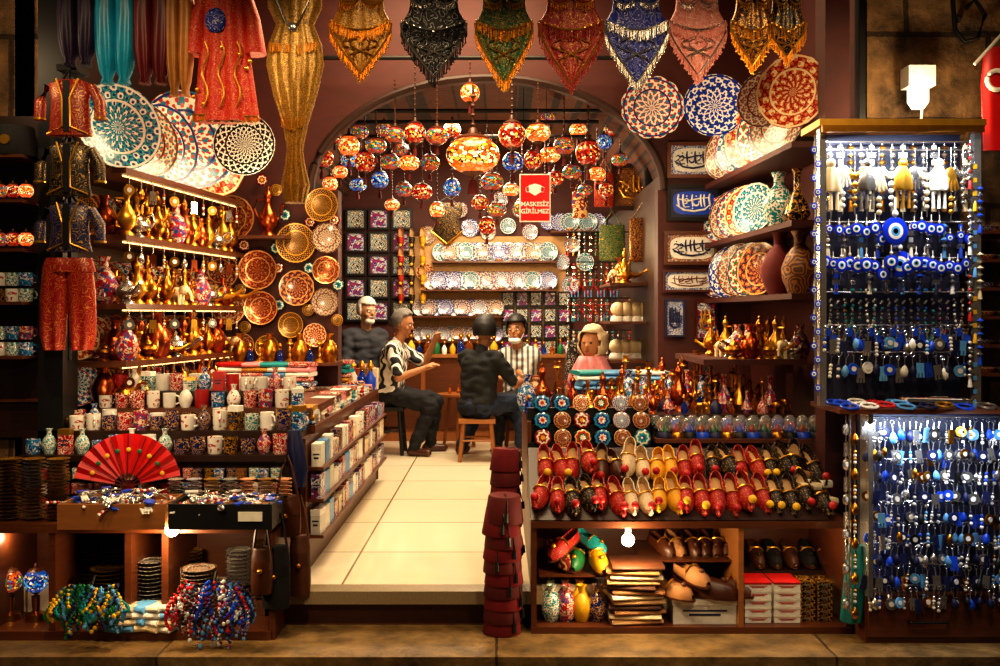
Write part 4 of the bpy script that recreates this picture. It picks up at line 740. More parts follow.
# ================= hanging lamps
LP=[(473,155,27,6.3,'mo_amber'),(415,133,11,6.5,'mo_red'),(437,136,12,6.4,'mo_multi'),(395,135,10,6.6,'mo_multi'),(512,135,14,6.2,'mo_red'),(538,133,13,6.5,'mo_amber'),(322,158,12,6.9,'mo_red'),(349,146,11,6.9,'mo_amber'),(376,146,11,6.9,'mo_multi'),(390,162,10,7.2,'mo_multi'),(365,162,11,7.0,'mo_red'),(409,163,11,7,'mo_amber'),(430,163,10,7.3,'mo_multi'),(452,188,9,7.2,'mo_blue'),(492,182,12,7.,'mo_multi'),(513,162,11,7.3,'mo_blue'),(533,160,10,7.1,'mo_red'),(550,155,11,7.1,'mo_amber'),(564,146,11,6.9,'mo_multi'),(588,153,13,6.9,'mo_red'),(572,172,10,7.4,'mo_multi'),(597,174,9,7.2,'mo_amber'),(606,190,8,7.4,'mo_red'),(422,192,11,7.1,'mo_red'),(404,190,9,7.4,'mo_multi'),(437,210,8,7.3,'mo_amber'),(497,210,10,7.0,'mo_multi'),(480,203,9,7.2,'mo_red'),(487,226,9,7.2,'mo_red'),(511,190,9,7.3,'mo_amber'),(340,172,8,7.3,'mo_amber'),(380,180,9,7.6,'mo_blue'),(585,190,8,7.6,'mo_multi'),(555,178,9,7.6,'mo_red'),(470,93,10,6.4,'mo_amber')]
for i,(px,py) in enumerate(((335,138),(360,132),(330,184),(358,185),(402,150),(452,130),(548,118),(578,130),(604,142),(620,160),(545,190),(522,208),(392,205),(350,160),(384,130),(612,130))): LP.append((px,py,8+i%2,7.9+.05*(i%4),['mo_red','mo_multi','mo_amber','mo_blue','mo_multi'][i%5]))
cn={'mo_amber':'amber','mo_red':'red','mo_multi':'multicoloured','mo_blue':'blue'}
for i,(px,py,r,Y,mk) in enumerate(LP):
    big=r>20; rr=r*Y/F*(1 if big else .98); ch=max(.02,(({6:3.28,7:3.05}[int(Y)] if Y<7.8 else 3.1)-PZ(py,Y))/rr/10-.14); ch=min(ch,1.4)
    inst('mosaic_lamp',mlamp(mk,round(ch,2)),W(px,py,Y),(0,0,0),(rr,rr,rr*.7) if big else (rr,rr,rr*[.85,1.,.75][i%3]),('largest amber mosaic glass lamp hanging at the centre of the arch' if big else '%s mosaic glass hanging lamp, %s from left in the lamp cluster'%(cn[mk],od(sorted(LP).index(LP[i])))),'hanging lamp','mosaic lamps hanging in the arch')
for k,(y) in enumerate((6.35,7.0,7.4,8.0)):
    b=B(); zt=3.28 if k==0 else 3.07; b.tube([(-1.2,y,zt),(.75,y,zt)],.015,8); tag(ob('lamp_rail',b.mesh('lamp_rail',['iron'])),'dark ceiling rail carrying the %s line of mosaic lamps'%['front','second','third','rear'][k],'rail')
# sign
r=thing('warning_sign','red hanging sign reading MASKESİZ GİRİLMEZ with a white mask symbol','sign',W(535,198,6.8))
sw,shh=31*6.8/F,48*6.8/F
b=B(); b.box((0,0,0),(sw,.01,shh)); ob('sign_board',b.mesh('sign_board',['white']),r); b=B(); b.box((0,-.006,0),(sw*.93,.004,shh*.95)); ob('red_face',b.mesh('red_face',['signred']),r)
def text(s,size,loc,mk,parent,name='lettering'):
    cu=bpy.data.curves.new('t','FONT'); cu.body=s; cu.size=size; cu.align_x='CENTER'; cu.align_y='CENTER'; cu.extrude=.0008; cu.offset=.0008
    o=bpy.data.objects.new('t',cu); C.objects.link(o); bpy.context.view_layer.update(); me=bpy.data.meshes.new_from_object(o.evaluated_get(bpy.context.evaluated_depsgraph_get())); bpy.data.objects.remove(o)
    me.materials.clear(); me.materials.append(MT[mk]); q=ob(name,me,parent,loc,(PI/2,0,0)); return q
text('MASKESİZ',.043,(0,-.01,-.045),'white',r); text('GİRİLMEZ',.043,(0,-.01,-.095),'white',r)
b=B(); b.T=Matrix.Translation((0,-.01,.06)); b.prism([(-.045,.025),(0,.04),(.045,.025),(.04,-.02),(0,-.045),(-.04,-.02)],-.002,.002); b.tube([(-.044,0,.02),(-.066,0,.01),(-.06,0,-.02),(-.04,0,-.018)],.0025,5); b.tube([(.044,0,.02),(.066,0,.01),(.06,0,-.02),(.04,0,-.018)],.0025,5); ob('mask_symbol',b.mesh('mask_symbol',['white']),r)
for q in(-.08,.08): b=B(); b.tube([(q,0,shh/2),(q,0,shh/2+.6)],.002,4); ob('hanging_wire',b.mesh('hanging_wire',['iron']),r)
# ================= back wall
YB=10.32; s=YB/F
board('rear_board',(PX(414,YB+.05),PX(566,YB+.05),10.37,10.398,1.2,PZ(236,YB)),'beigecloth','beige board behind the rear plate shelves','board')
for j in range(3):
    for i in range(5):
        inst('framed_tile',frame(21*s,21*s,'black',['tile_dark','tile_blue'][(i+j)%2]),W(356+j*23,219+i*23,YB+.03),(0,0,0),1,'black framed square tile, %s row %s column on the back left wall'%(ORD[i],ORD[j]),'framed tile','framed tiles on the back left wall')
BS=[(262,438,552,14,.105),(290,428,552,16,.1),(316,416,500,10,.09),(232,556,602,5,.1),(341,416,500,11,.08)]
BN=['upper','middle','lower','right corner','lowest']
for i,(yy,x0,x1,n,r_) in enumerate(BS):
    z=PZ(yy,YB); board('back_shelf',(PX(x0-6,YB),PX(x1+4,YB),10.14,10.37,z-.015,z),'wood','wooden display shelf on the back wall, the %s one'%BN[i],'shelf','back wall shelves')
    for q in range(n):
        x=PX(x0+(x1-x0)*(q+.5)/n,10.26)
        inst('ceramic_plate',plate(R.choice(['p_blue','p_cobalt','p_cobalt','p_turq','p_multi','p_green'])),(x,10.32-.02*(q%2),z+r_),(PI/2-.15,0,0),r_,'blue and white plate, %s from left on the %s back shelf'%(ORD[q],BN[i]),'plate','plates on the back wall shelves')
        if q%2: inst('ceramic_bowl',bowl(R.choice(['p_blue','p_cobalt','p_red','p_turq','p_multi'])),(x,10.19,z),(0,0,0),.045,'small bowl, %s from left on the %s back shelf'%(ORD[q//2],BN[i]),'bowl','bowls on the back wall shelves')
for j in range(4):
    for i in range(5): inst('framed_tile',frame(13*s,15*s,'black','tile_blue' if (i+j)%2 else 'tile_dark'),W(508+i*14,299+j*16,YB+.02),(0,0,0),1,'small framed tile, %s column %s row beside the back plates'%(ORD[i],ORD[j]),'framed tile','small framed tiles on the back wall')
for i,(px,py,r_,mk) in enumerate(((425,272,9,'p_red'),(562,262,8,'p_blue'),(572,245,8,'p_multi'),(428,235,9,'p_beige'),(470,228,9,'p_cobalt'),(448,232,8,'p_red'),(508,226,8,'p_turq'),(488,232,8,'p_green'),(530,232,8,'p_blue'),(548,222,8,'p_cobalt'),(570,285,9,'p_blue'),(585,262,9,'p_turq'),(460,210,8,'p_multi'),(520,210,8,'p_beige'),(500,200,8,'p_blue'),(440,212,8,'p_turq'))): hp(px,py,r_,YB+.02,mk,'small round plate on the back wall, %s of the scattered ones'%ORD[i],'scattered plates on the back wall')
for i in range(12): inst('slipper',shoe(['shoe_red','shoe_black','shoe_yellow'][i%3],'yellow'),W(401+(i%3)*11,236+(i//3)*19,10.25),(PI/2,0,0),.85,'embroidered slipper hung on the back wall, %s row %s from left'%(ORD[i//3],ORD[i%3]),'slipper','slippers hung on the back wall')
garment('dance_costume','black dance costume hanging beneath the lamps','costume',[(203,433,461,.6),(212,431,463,1),(222,436,458,1),(232,431,463,1),(246,445,449,.4)],8.6,'emb_black',.05,fringe=('gold',[(431,231),(447,244),(463,231)],5))
r=thing('sales_desk','brown wooden sales desk at the back behind the seated men','desk')
bx('desk_body',(-1.3,.75,9.85,10.12,FZ,1.17),'deskwood',r); bx('desk_top',(-1.34,.79,9.8,10.13,1.17,1.2),'lightwood',r)
for i in range(4): bx('front_panel',(-1.25+i*.5,-.8+i*.5,9.835,9.85,.45,1.1),'wood',r)
for i in range(24): inst('glass_bottle',bottle(['blueglass','amberglass','green','white','yellow'][i%5]),(-1.25+i*.085,9.95,1.2),(0,0,0),R.uniform(.9,1.5),'small bottle, %s from left on the sales desk'%od(i),'bottle','bottles on the sales desk')
for i in range(9): inst('perfume_bottle',bottle(['white','blueglass','blue'][i%3]),(-1.5+i*.065,7.35,1.031),(0,0,0),1.5,'blue capped bottle, %s from left at the far end of the left counter'%ORD[i],'bottle','bottles at the end of the left counter')
# right interior goods
for i,(px,py,w,h,mk) in enumerate(((604,190,20,34,'emb_red'),(642,240,26,44,'emb_coin'),(612,243,26,36,'emb_green'),(653,185,18,30,'blackcloth'),(580,205,16,26,'rug'))):
    Y=8.2-(i%2)*.4; r=thing('hanging_bag',['red embroidered pouch hanging right of the lamps','coin decorated bag hanging on the right inner wall','green embroidered bag hanging left of the coin bag','black bag hanging next to the framed calligraphy','woven rug bag hanging under the right lamps'][i],'bag',W(px,py-h/2,Y))
    w*=Y/F; h*=Y/F; b=B(); b.loft([(0,-w*.48,w*.48,.015),(-h*.5,-w*.5,w*.5,.03),(-h*.97,-w*.48,w*.48,.025),(-h,-w*.44,w*.44,.015)],.05); ob('bag_body',b.mesh('bag_body',[mk]),r); b=B(); b.tube([(-w*.35,0,0),(0,0,.12),(w*.35,0,0)],.006); ob('handle',b.mesh('handle',[mk]),r)
inst('framed_picture',frame(.36,.4,'archwood','carved','gold',9,None),W(632,187,8.3),(0,0,0),1,'brown framed leather picture hanging on the right inside the arch','framed panel')
for i in range(8):
    r=thing('trinket_hanger','red heart-shaped trinket hanger, %s in the %s row near the right inner wall'%(ORD[i%4],ORD[i//4]),'hanger',W(575+(i%4)*13,285+(i//4)*24,8.9),'red hangers near the right inner wall')
    b=B(); b.tube([(0,0,-.09),(-.05,0,-.02),(-.045,0,.05),(0,0,.03),(.045,0,.05),(.05,0,-.02),(0,0,-.09)],.008); ob('hanger_loop',b.mesh('hanger_loop',['red']),r)
    for q in(-.03,0,.03): b=B(); b.tube([(q,0,-.05),(q,0,-.11)],.006); ob('drop',b.mesh('drop',['lightblue']),r)
for k in range(4):
    py=[262,232,330,298][k]; Y=8.5; nmk=['middle','upper','lowest','lower'][k]; b=B(); b.tube([W(568,py,Y),(1.15,Y,PZ(py,Y))],.006); tag(ob('hanging_rod',b.mesh('hanging_rod',['iron'])),'thin dark rod of hanging bead strings inside the arch at right, %s'%nmk,'rod')
    for i in range(13): inst('bead_string',hangstring(i%3,['green','red','gold','white','teal','black'][(i+k)%6],.2),W(568+i*5.6,py,Y-.01),(0,0,0),.85,'coloured bead string, %s from left on the %s inner right rod'%(ORD[i],nmk),'bead string','bead strings inside the arch at right')
for i in range(10): inst('white_lantern',globe('white','ivory'),(PX(618+(i%5)*9,7.8),7.8+.1*(i//5),1.55 if i<5 else 1.25),(0,0,0),1.7,'pale round ornament, %s on the %s small inner shelf'%(ORD[i%5],['upper','lower'][i//5]),'ornament','pale ornaments on the inner right shelves')
for k,z in enumerate((1.55,1.25,1.85)): board('inner_shelf',(.85,1.135,7.5,8.3,z-.02,z),'wood','short wooden shelf on the right inner wall, %s'%['middle','lower','upper'][k],'shelf')
for i in range(7): k=kinds[i%6]; inst(k[0],k[1](k[2]),(.98,7.55+i*.1,1.85),(0,0,i),1,'%s, %s from front on the upper inner right shelf'%(k[3],ORD[i]),k[4],'metalware on the upper inner right shelf')
# ================= people
def remesh(b,mats,name,vox=.011,sm=4):
    me=bpy.data.meshes.new('tmp'); me.from_pydata(b.v,[],b.f)
    bm=bmesh.new(); bm.from_mesh(me); bmesh.ops.recalc_face_normals(bm,faces=bm.faces); bm.to_mesh(me); bm.free()
    o=bpy.data.objects.new('tmp',me); C.objects.link(o); m=o.modifiers.new('r','REMESH'); m.mode='VOXEL'; m.voxel_size=vox; m=o.modifiers.new('s','SMOOTH'); m.iterations=sm; m.factor=.5
    bpy.context.view_layer.update(); out=bpy.data.meshes.new_from_object(o.evaluated_get(bpy.context.evaluated_depsgraph_get())); bpy.data.objects.remove(o)
    out.name=name; out.materials.clear(); out.materials.append(MT[mats]); out.shade_smooth(); return out
def ik(a,c,l1,l2,hint):
    d=c-a; L=min(d.length,(l1+l2)*.995); u=d.normalized(); c=a+u*L; x=(l1*l1-l2*l2+L*L)/(2*L); h=math.sqrt(max(l1*l1-x*x,0)); hv=(hint-u*hint.dot(u)).normalized(); return a+u*x+hv*h,c
def wrinkle(me,amp,f):
    for v in me.vertices: v.co+=v.normal*amp*noise.noise(Vector((v.co.x,v.co.y,v.co.z*1.8))*f)
    return me
def person(label,seat,yaw,lean,hyaw,hpitch,hands,feet,skin,shirt,trou,hair,bald=False,beard=None,mask=False,sleeve=1.0):
    O=Vector(seat); up=Vector((0,0,1)); f=Vector((math.cos(yaw),math.sin(yaw),0)); sd=Vector((-math.sin(yaw),math.cos(yaw),0)); u=(up*math.cos(lean)+f*math.sin(lean))
    z0=Vector((0,0,.1)); pel=z0; nb=pel+u*.47; hc=nb+(u*.5+up*.5).normalized()*.18+f*.04
    SH=[pel+u*.42+sd*s*.175 for s in(1,-1)]; HP=[pel+sd*s*.09 for s in(1,-1)]
    arms=[ik(SH[i],Vector(hands[i])-O,.28,.25,-up*1+sd*(1,-1)[i]*.5-f*.4) for i in range(2)]
    legs=[ik(HP[i],Vector(feet[i])-O,.43,.42,up*.8+f) for i in range(2)]
    def torso(b,e):
        for s in(-1,1): b.cap(pel+sd*s*.055,pel+u*.2+sd*s*.05,.115+e,.105+e); b.cap(pel+u*.2+sd*s*.05,pel+u*.36+sd*s*.075,.105+e,.1+e)
        b.cap(SH[0]-sd*.02,SH[1]+sd*.02,.062+e,.062+e); b.cap(nb-u*.08+sd*.05,nb-u*.08-sd*.05,.07+e,.07+e)
    b=B(); torso(b,0); b.cap(nb-u*.04,hc-up*.04,.056,.052)
    T=Matrix.Translation(hc)@Matrix.Rotation(yaw+hyaw,4,'Z')@Matrix.Rotation(hpitch,4,'Y'); b.T=T
    b.ball((-.005,0,.025),(.098,.077,.1),16,0,12); b.ball((.028,0,-.05),(.062,.056,.066),14); b.ball((.097,0,-.01),(.022,.013,.024)); b.ball((.075,0,.03),(.025,.05,.012)); b.ball((.083,0,-.055),(.014,.026,.014)); b.ball((.07,0,-.095),(.022,.024,.018))
    for s in(-1,1): b.ball((-.005,s*.08,0),(.02,.011,.033)); b.ball((.062,s*.04,-.02),(.025,.022,.022))
    b.T=Matrix()
    for i in range(2):
        e,w=arms[i]; b.cap(SH[i],e,.052,.04); b.cap(e,w,.04,.027)
        d=(w-e).normalized(); sdv=d.cross(up); sdv=(sdv if sdv.length>.1 else sd).normalized(); pm_=w+d*.05; b.cap(w,pm_+d*.03,.026,.03); b.cap(pm_+sdv*.02,pm_-sdv*.02+d*.02,.02,.02)
        for q in range(4):
            o_=pm_+d*.035+sdv*(q-1.5)*.02; l=(.034,.04,.037,.028)[q]; m_=o_+d*l-up*.006; b.cap(o_,m_,.0095,.009,n=8); b.cap(m_,m_+d*l*.6-up*l*.55,.009,.008,n=8)
        tb=w+d*.02+sdv*.024*(1 if i else -1); b.cap(tb,tb+d*.03+sdv*.03*(1 if i else -1),.012,.0105,n=8); b.cap(tb+d*.03+sdv*.03*(1 if i else -1),tb+d*.058+sdv*.034*(1 if i else -1)-up*.01,.0105,.009,n=8)
        k,a=legs[i]; b.cap(HP[i],k,.082,.056); b.cap(k,a,.054,.036); b.cap(a,a+Vector((0,0,-.03)),.036,.036)
    r=thing('person',label,'person',O); ob('body',remesh(b,skin,'body',.009,2),r)
    b=B(); torso(b,.016)
    for i in range(2):
        e,w=arms[i]; q=SH[i].lerp(e,.85) if sleeve<=1 else e; b.cap(SH[i],q,.068,.058)
        if sleeve>1: b.cap(e,e.lerp(w,.85),.054,.042)
    ob('shirt',wrinkle(remesh(b,shirt,'shirt',.012,4),.022,11),r)
    b=B(); b.cap(nb-u*.01,nb+u*.025,.066,.06); ob('collar',remesh(b,shirt,'collar',.01,2),r)
    b=B(); b.cap(pel+sd*.06-up*.0,pel-sd*.06,.13,.13)
    for i in range(2): k,a=legs[i]; b.cap(HP[i],k,.1,.072); b.cap(k,a,.07,.054)
    ob('trousers',wrinkle(remesh(b,trou,'trousers',.012,4),.022,12),r)
    for i in range(2):
        a=legs[i][1]; fd=(f+sd*(.25,-.25)[i]).normalized(); b=B(); b.cap(a+Vector((0,0,-.035))-fd*.03,a+Vector((0,0,-.04))+fd*.14,.042,.034); b.cap(a,a+Vector((0,0,-.03)),.045,.045); ob('shoe',remesh(b,'leather','shoe',.01,3),r)
    hb=B(); n,h=40,28; vs=[];fs=[]
    for i in range(h+1):
        for j in range(n): a=PI*i/h; t=2*PI*j/n; q=1.02+.05*noise.noise(Vector((math.cos(t)*6,math.sin(t)*6,a*5+seat[0])))+.02*math.sin(j*2.6+i); vs.append((-.006+.112*q*math.sin(a)*math.cos(t),.09*q*math.sin(a)*math.sin(t),.032+.118*q*math.cos(a)))
    for i in range(h):
        for j in range(n):
            t=2*PI*(j+.5)/n; a=PI*(i+.5)/h; x=math.sin(a)*math.cos(t); z=math.cos(a)
            ok=(z>.4+.35*max(0,x)*bald) or (x<.15 and z>-.5)
            if ok and not(x>.5 and z<.42+.3*bald): fs.append((i*n+j,i*n+(j+1)%n,(i+1)*n+(j+1)%n,(i+1)*n+j))
    hb.T=T; hb.add(vs,fs); o=ob('hair',hb.mesh('hair',[hair],3),r); m=o.modifiers.new('s','SOLIDIFY'); m.thickness=.016
    for s in(-1,1):
        e=B(); e.T=T; e.ball((.08,s*.031,.012),(.012,.015,.009),10); e.ball((.09,s*.031,.012),(.005,.006,.006),8,1); ob('eye',e.mesh('eye',['white','black']),r)
        e=B(); e.T=T; e.tube([(.088,s*.016,.036),(.09,s*.032,.041),(.078,s*.05,.035)],.005,6); ob('eyebrow',e.mesh('eyebrow',[hair]),r)
    e=B(); e.T=T; e.ball((.093,0,-.055),(.008,.022,.006),10); ob('mouth',e.mesh('mouth',['lips']),r)
    if beard: e=B(); e.T=T; e.ball((.05,0,-.083),(.052,.052,.04),14); e.ball((.09,0,-.038),(.01,.028,.006),10); ob('beard',e.mesh('beard',[beard]),r)
    if mask: e=B(); e.T=T; e.ball((.05,0,-.093),(.062,.062,.034),14); e.tube([(.04,.058,-.08),(-.01,.086,0)],.003,5); e.tube([(.04,-.058,-.08),(-.01,-.086,0)],.003,5); ob('face_mask',e.mesh('face_mask',['white']),r)
ff=FZ+.075
person('seated grey-haired man in a striped shirt and dark trousers reaching forward',(-1.03,9.0,.77),-.1,.16,-.1,.25,[(-.62,9.1,1.34),(-.68,8.75,1.12)],[(-.66,9.12,ff),(-.78,8.82,ff)],'skin','striped','trousers','hairgrey',1,sleeve=1)
person('seated man in a black t-shirt and jeans with his back to the camera',(-.2,8.6,.70),.95,.12,.5,.1,[(-.1,9.15,1.15),(.28,8.75,1.02)],[(-.36,8.95,ff),(.2,8.8,ff)],'skin2','tshirt','jeans','hairblack',0)
person('seated dark-haired man in a striped shirt with a white mask under his chin',(.2,9.42,.70),-2.1,.08,.2,.0,[(-.02,9.22,1.0),(.33,9.12,.95)],[(-.02,9.1,ff),(.28,9.02,ff)],'skin','stripedV','trousers','hairblack',0,mask=True)
person('white-haired man in a dark jacket at the back left',(-1.33,9.5,.88),-1.0,.05,.2,.1,[(-1.08,9.2,1.12),(-1.28,9.15,1.12)],[(-1.15,9.2,.56),(-1.35,9.2,.56)],'skin3','jacket','trousers','hairwhite',0,beard='hairwhite',sleeve=2)
def stool(x,y,h,w,mk,l,back=False):
    r=thing('stool',l,'stool',(x,y,FZ)); b=B(); b.bb(-w/2,w/2,-w/2,w/2,h-.035,h); ob('seat',b.mesh('seat',[mk]),r)
    for i in(-1,1):
        for j in(-1,1): b=B(); b.tube([(i*w*.38,j*w*.38,h-.035),(i*w*.47,j*w*.47,0)],.018,8); ob('leg',b.mesh('leg',[mk]),r)
    for i in(-1,1): b=B(); b.tube([(i*w*.43,-w*.43,h*.4),(i*w*.43,w*.43,h*.4)],.01,6); ob('rung',b.mesh('rung',[mk]),r); b=B(); b.tube([(-w*.43,i*w*.43,h*.5),(w*.43,i*w*.43,h*.5)],.01,6); ob('rung',b.mesh('rung',[mk]),r)
stool(-1.05,9.0,.44,.34,'black','black stool under the man in the striped shirt'); stool(-.2,8.6,.37,.32,'lightwood','light wooden stool under the man in the black t-shirt'); stool(.2,9.42,.37,.3,'wood','dark wooden stool behind the table under the masked man'); stool(-1.33,9.5,.55,.26,'wood','tall stool under the white-haired man')
r=thing('tea_table','small wooden tea table between the seated men','table',(-.4,9.35,FZ)); b=B(); b.lathe([(0,.5),(.2,.5),(.21,.51),(.21,.525),(0,.53)],24); ob('tabletop',b.mesh('tabletop',['deskwood']),r)
for i in range(3): b=B(); a=i*2.1+.5; b.tube([(.1*math.cos(a),.1*math.sin(a),.5),(.17*math.cos(a),.17*math.sin(a),0)],.015,8); ob('leg',b.mesh('leg',['deskwood']),r)
for i in range(3): inst('tea_glass',vase('amberglass',1),(-.48+i*.08,9.3+.05*i,.85),(0,0,0),.4,'small tea glass, %s on the tea table'%ORD[i],'glass','tea glasses')
o=W(592,385,7.6); r=thing('mannequin_bust','mannequin head wearing a cream headscarf and pink shawl beside the right table','mannequin',(o.x,o.y,1.03)); r.rotation_euler=(0,0,-.5)
b=B(); b.ball((0,0,.34),(.085,.1,.115),16,0,10); b.ball((0,-.1,.325),(.012,.022,.022)); b.cap((0,0,.26),(0,.02,.1),.05,.055); b.cap((-.1,0,.06),(.1,0,.06),.08,.08); ob('bust',remesh(b,'skin','bust',.008,2),r)
b=B(); vs=[];fs=[]; n,h=32,20
for i in range(h+1):
    for j in range(n): a=PI*i/h; t=2*PI*j/n; q=1+.05*math.sin(a*9+t*2); vs.append((.112*q*math.sin(a)*math.sin(t),.02-.12*q*math.sin(a)*math.cos(t),.35+.14*q*math.cos(a)))
for i in range(h):
    for j in range(n):
        t=2*PI*(j+.5)/n; a=PI*(i+.5)/h
        if not(math.cos(t)*math.sin(a)>.62 and math.cos(a)<.6): fs.append((i*n+j,i*n+(j+1)%n,(i+1)*n+(j+1)%n,(i+1)*n+j))
b.add(vs,fs); o2=ob('headscarf',b.mesh('headscarf',['scarfcream'],1.5),r); m=o2.modifiers.new('s','SOLIDIFY'); m.thickness=.01; b=B(); b.loft([(.25,-.1,.1,.11),(.2,-.13,.13,.12),(.1,-.19,.19,.13),(.0,-.22,.22,.12)],.1,9,.35); ob('shawl',b.mesh('shawl',['pink'],1.5),r)
for s in(-1,1): b=B(); b.ball((s*.03,-.092,.355),(.013,.006,.007),8); ob('eye',b.mesh('eye',['black']),r)
b=B(); b.ball((0,-.098,.29),(.02,.006,.006),8); ob('mouth',b.mesh('mouth',['lips']),r)
board('pedestal',(o.x-.2,o.x+.2,7.45,7.75,FZ,1.03),'deskwood','brown wooden pedestal under the mannequin head','pedestal')
garment('draped_shawl','black and white shawl draped beside the mannequin head','shawl',[(340,569,578,.6),(355,566,581,1),(375,564,582,1),(392,564,580,.8)],7.8,'emb_white',.05,7,.35,hook=False)
# ================= right stands
xl,xr=PX(822,4.42),PX(968,4.42); zt=PZ(127,4.42)
r=thing('jewellery_stand','tall lit display stand hung with evil eye charms','stand')
for nme,q,m in (('top_board',(xl-.04,xr+.04,4.33,4.6,zt-.01,zt+.02),'gold'),('post',(xl-.03,xl,4.36,4.4,1.19,zt-.02),'silver'),('post',(xr,xr+.03,4.36,4.4,1.19,zt-.02),'silver'),('back_panel',(xl,xr,4.5,4.53,1.19,zt-.02),'panelgrey'),('light_strip',(xl+.03,xr-.03,4.35,4.36,zt-.03,zt-.021),'ledblue'),('front_edge',(xl-.03,xr+.03,4.325,4.335,zt-.04,zt-.01),'brass')): bx(nme,q,m,r)
for py in(142,150,222,258,292,325,352):
    b=B(); b.tube([W(822,py,4.43),W(968,py,4.43)],.004,6); ob('rod',b.mesh('rod',['silver']),r)
for i in range(12): inst('shell_ornament',shellhang(['ivory','white','gold','silver'][i%4],(i*2)%3),W(831+i*12,148,4.38),(0,0,R.uniform(-.2,.2)),R.uniform(1.2,1.4),'pale %s ornament, %s from left on the top rod of the stand'%(['doll','shell','hand-shaped'][(i*2)%3],ORD[i]),'ornament','shell and doll ornaments on the top rod')
for i in range(14): inst('hanging_ornament',hangstring(i%3,['silver','ivory','brass'][i%3],.24),W(830+i*10.4,143,4.44),(0,0,0),1.1,'pale beaded strand, %s from left behind the shell ornaments'%ORD[i],'ornament','beaded strands behind the shell ornaments')
@lru_cache(None)
def _cord(): b=B(); b.tube([(0,0,.9),(0,0,2.4)],.08,5); b.ball((0,0,1.25),.25,6,0,5); return b.mesh('cord',['white'])
@lru_cache(None)
def _drop(): b=B(); b.ball((0,0,-1.25),.25,6,0,5); b.tube([(0,0,-1.4),(0,0,-2.2)],[.16,.22],6); return b.mesh('drop',['navy'])
def eyep(px,py,r_,l,g,Y=4.4,nm_='evil_eye_charm'):
    rr=r_*Y/F; rt=ob(nm_,None,None,W(px,py,Y),(0,0,R.uniform(-.3,.3)),rr); ob('glass_eye',disc('eye')[0][1],rt,(0,0,0),(PI/2,0,0)); ob('cord',_cord(),rt); ob('drop',_drop(),rt); tag(rt,l,'evil eye charm',g)
for i in range(16): eyep(828+i*9.4+R.uniform(-2,2),232+R.uniform(-6,8),14 if i==7 else R.choice([4,5,6,6]),'blue glass evil eye charm, %s from left on the second rod'%ORD[i],'evil eyes on the second rod',4.38-.012*(i%2))
for i in range(18): eyep(825+i*8.3,266+R.uniform(-5,10),13 if i==9 else R.choice([5,6,7,7]),'blue glass evil eye charm, %s from left on the third rod'%ORD[i],'evil eyes on the third rod',4.38-.012*(i%3))
for i in range(18): inst('bead_string',hangstring(i%3,['white','blue','silver','navy','lightblue'][i%5],.12),W(828+i*8.3,222+(i%2)*36,4.43),(0,0,0),1,'short bead string, %s from left between the evil eyes'%ORD[i],'bead string','short bead strings between the evil eyes')
for i in range(20): inst('bead_necklace',necklace(['blue','navy','beads_multi','black','white','teal','red','brass','silver'][R.randrange(9)],.02,.17+.03*(i%3)),W(827+i*7.3,290,4.4-.014*(i%3)),(0,0,0),1,'beaded necklace, %s from left on the fourth rod of the stand'%ORD[i],'necklace','necklaces on the fourth rod')
for rw,py in enumerate((328,353)):
    for i in range(20): inst('key_charm',keych(R.randrange(4),['blue','silver','white','navy','lightblue'][(i+rw)%5]),W(825+i*7.3,py+R.uniform(-3,3),4.36+.03*rw),(0,R.uniform(-.2,.2),R.uniform(-.3,.3)),1.5,'dangling charm, %s from left on the %s rod of the tall stand'%(ORD[i],['fifth','lowest'][rw]),'charm','charms on the lower rods of the tall stand')
for i in range(18): eyep(814+(i%2)*4,150+i*14,3.6,'tiny evil eye bead, %s from top down the left edge of the stand'%ORD[i],'tiny eyes down the left stand edge',4.34,'evil_eye_bead')
for i in range(11): inst('hanging_ornament',hangstring(i%3,['red','yellow','blue','white','lightblue','ivory'][i%6],.2),W(970+(i%3)*5,140+i*22,4.36),(0,0,0),.9,'coloured bead string, %s down the right edge of the stand'%ORD[i],'ornament','bead strings on the right stand edge')
yl,yr=PX(842,4.25),PX(1012,4.25)
r=thing('keychain_rack','wooden keychain rack with lit pegboard and a bottom drawer at far right','rack')
for nme,q,m in (('cabinet_body',(yl+.12,yr,4.3,4.7,.15,.36),'wood'),('back_panel',(yl+.12,yr,4.36,4.39,.36,1.17),'panelblue'),('top_tray',(yl-.02,yr,4.22,4.62,1.17,1.19),'wood'),('post',(yl+.12,yl+.14,4.26,4.36,.36,1.17),'silver'),('side_glow',(yl+.14,yl+.145,4.3,4.34,.4,1.1),'ledblue')): bx(nme,q,m,r)
dr=bx('drawer',(yl+.13,yr-.02,4.285,4.3,.18,.33),'wood',r); b=B(); b.tube([(yl+.3,4.285,.25),(yl+.31,4.265,.25),(yl+.47,4.265,.25),(yl+.48,4.285,.25)],.006); ob('handle',b.mesh('handle',['iron']),dr)
for q in range(9):
    b=B(); b.tube([W(868,417+q*21,4.3),W(1012,417+q*21,4.3)],.003,6); ob('rod',b.mesh('rod',['silver']),r)
    for i in range(24):
        k=R.randrange(4); m=R.choice(['blue','silver','navy','silver','brass','silver','navy','black','lightblue'])
        inst('keychain',keych(k,m),W(868+i*6,418+q*21+R.uniform(-2,2),4.28-.012*(i%3)),(R.uniform(-.1,.1),R.uniform(-.2,.2),R.uniform(-.6,.6)),R.uniform(1.2,1.5),'%s keychain, %s from left on the %s rod of the lower rack'%({'lightblue':'pale blue','blue':'deep blue','navy':'navy blue'}.get(m,m),od(i),ORD[q]),'keychain','keychains on the lower rack')
for i in range(22): inst('keychain',keych(i%4,['silver','brass'][i%2]),W(846+(i%2)*9,413+i*8.7,4.24),(0,0,.8),1.4,'metal keychain, %s from top down the left side of the lower rack'%od(i),'keychain','keychains on the rack side')
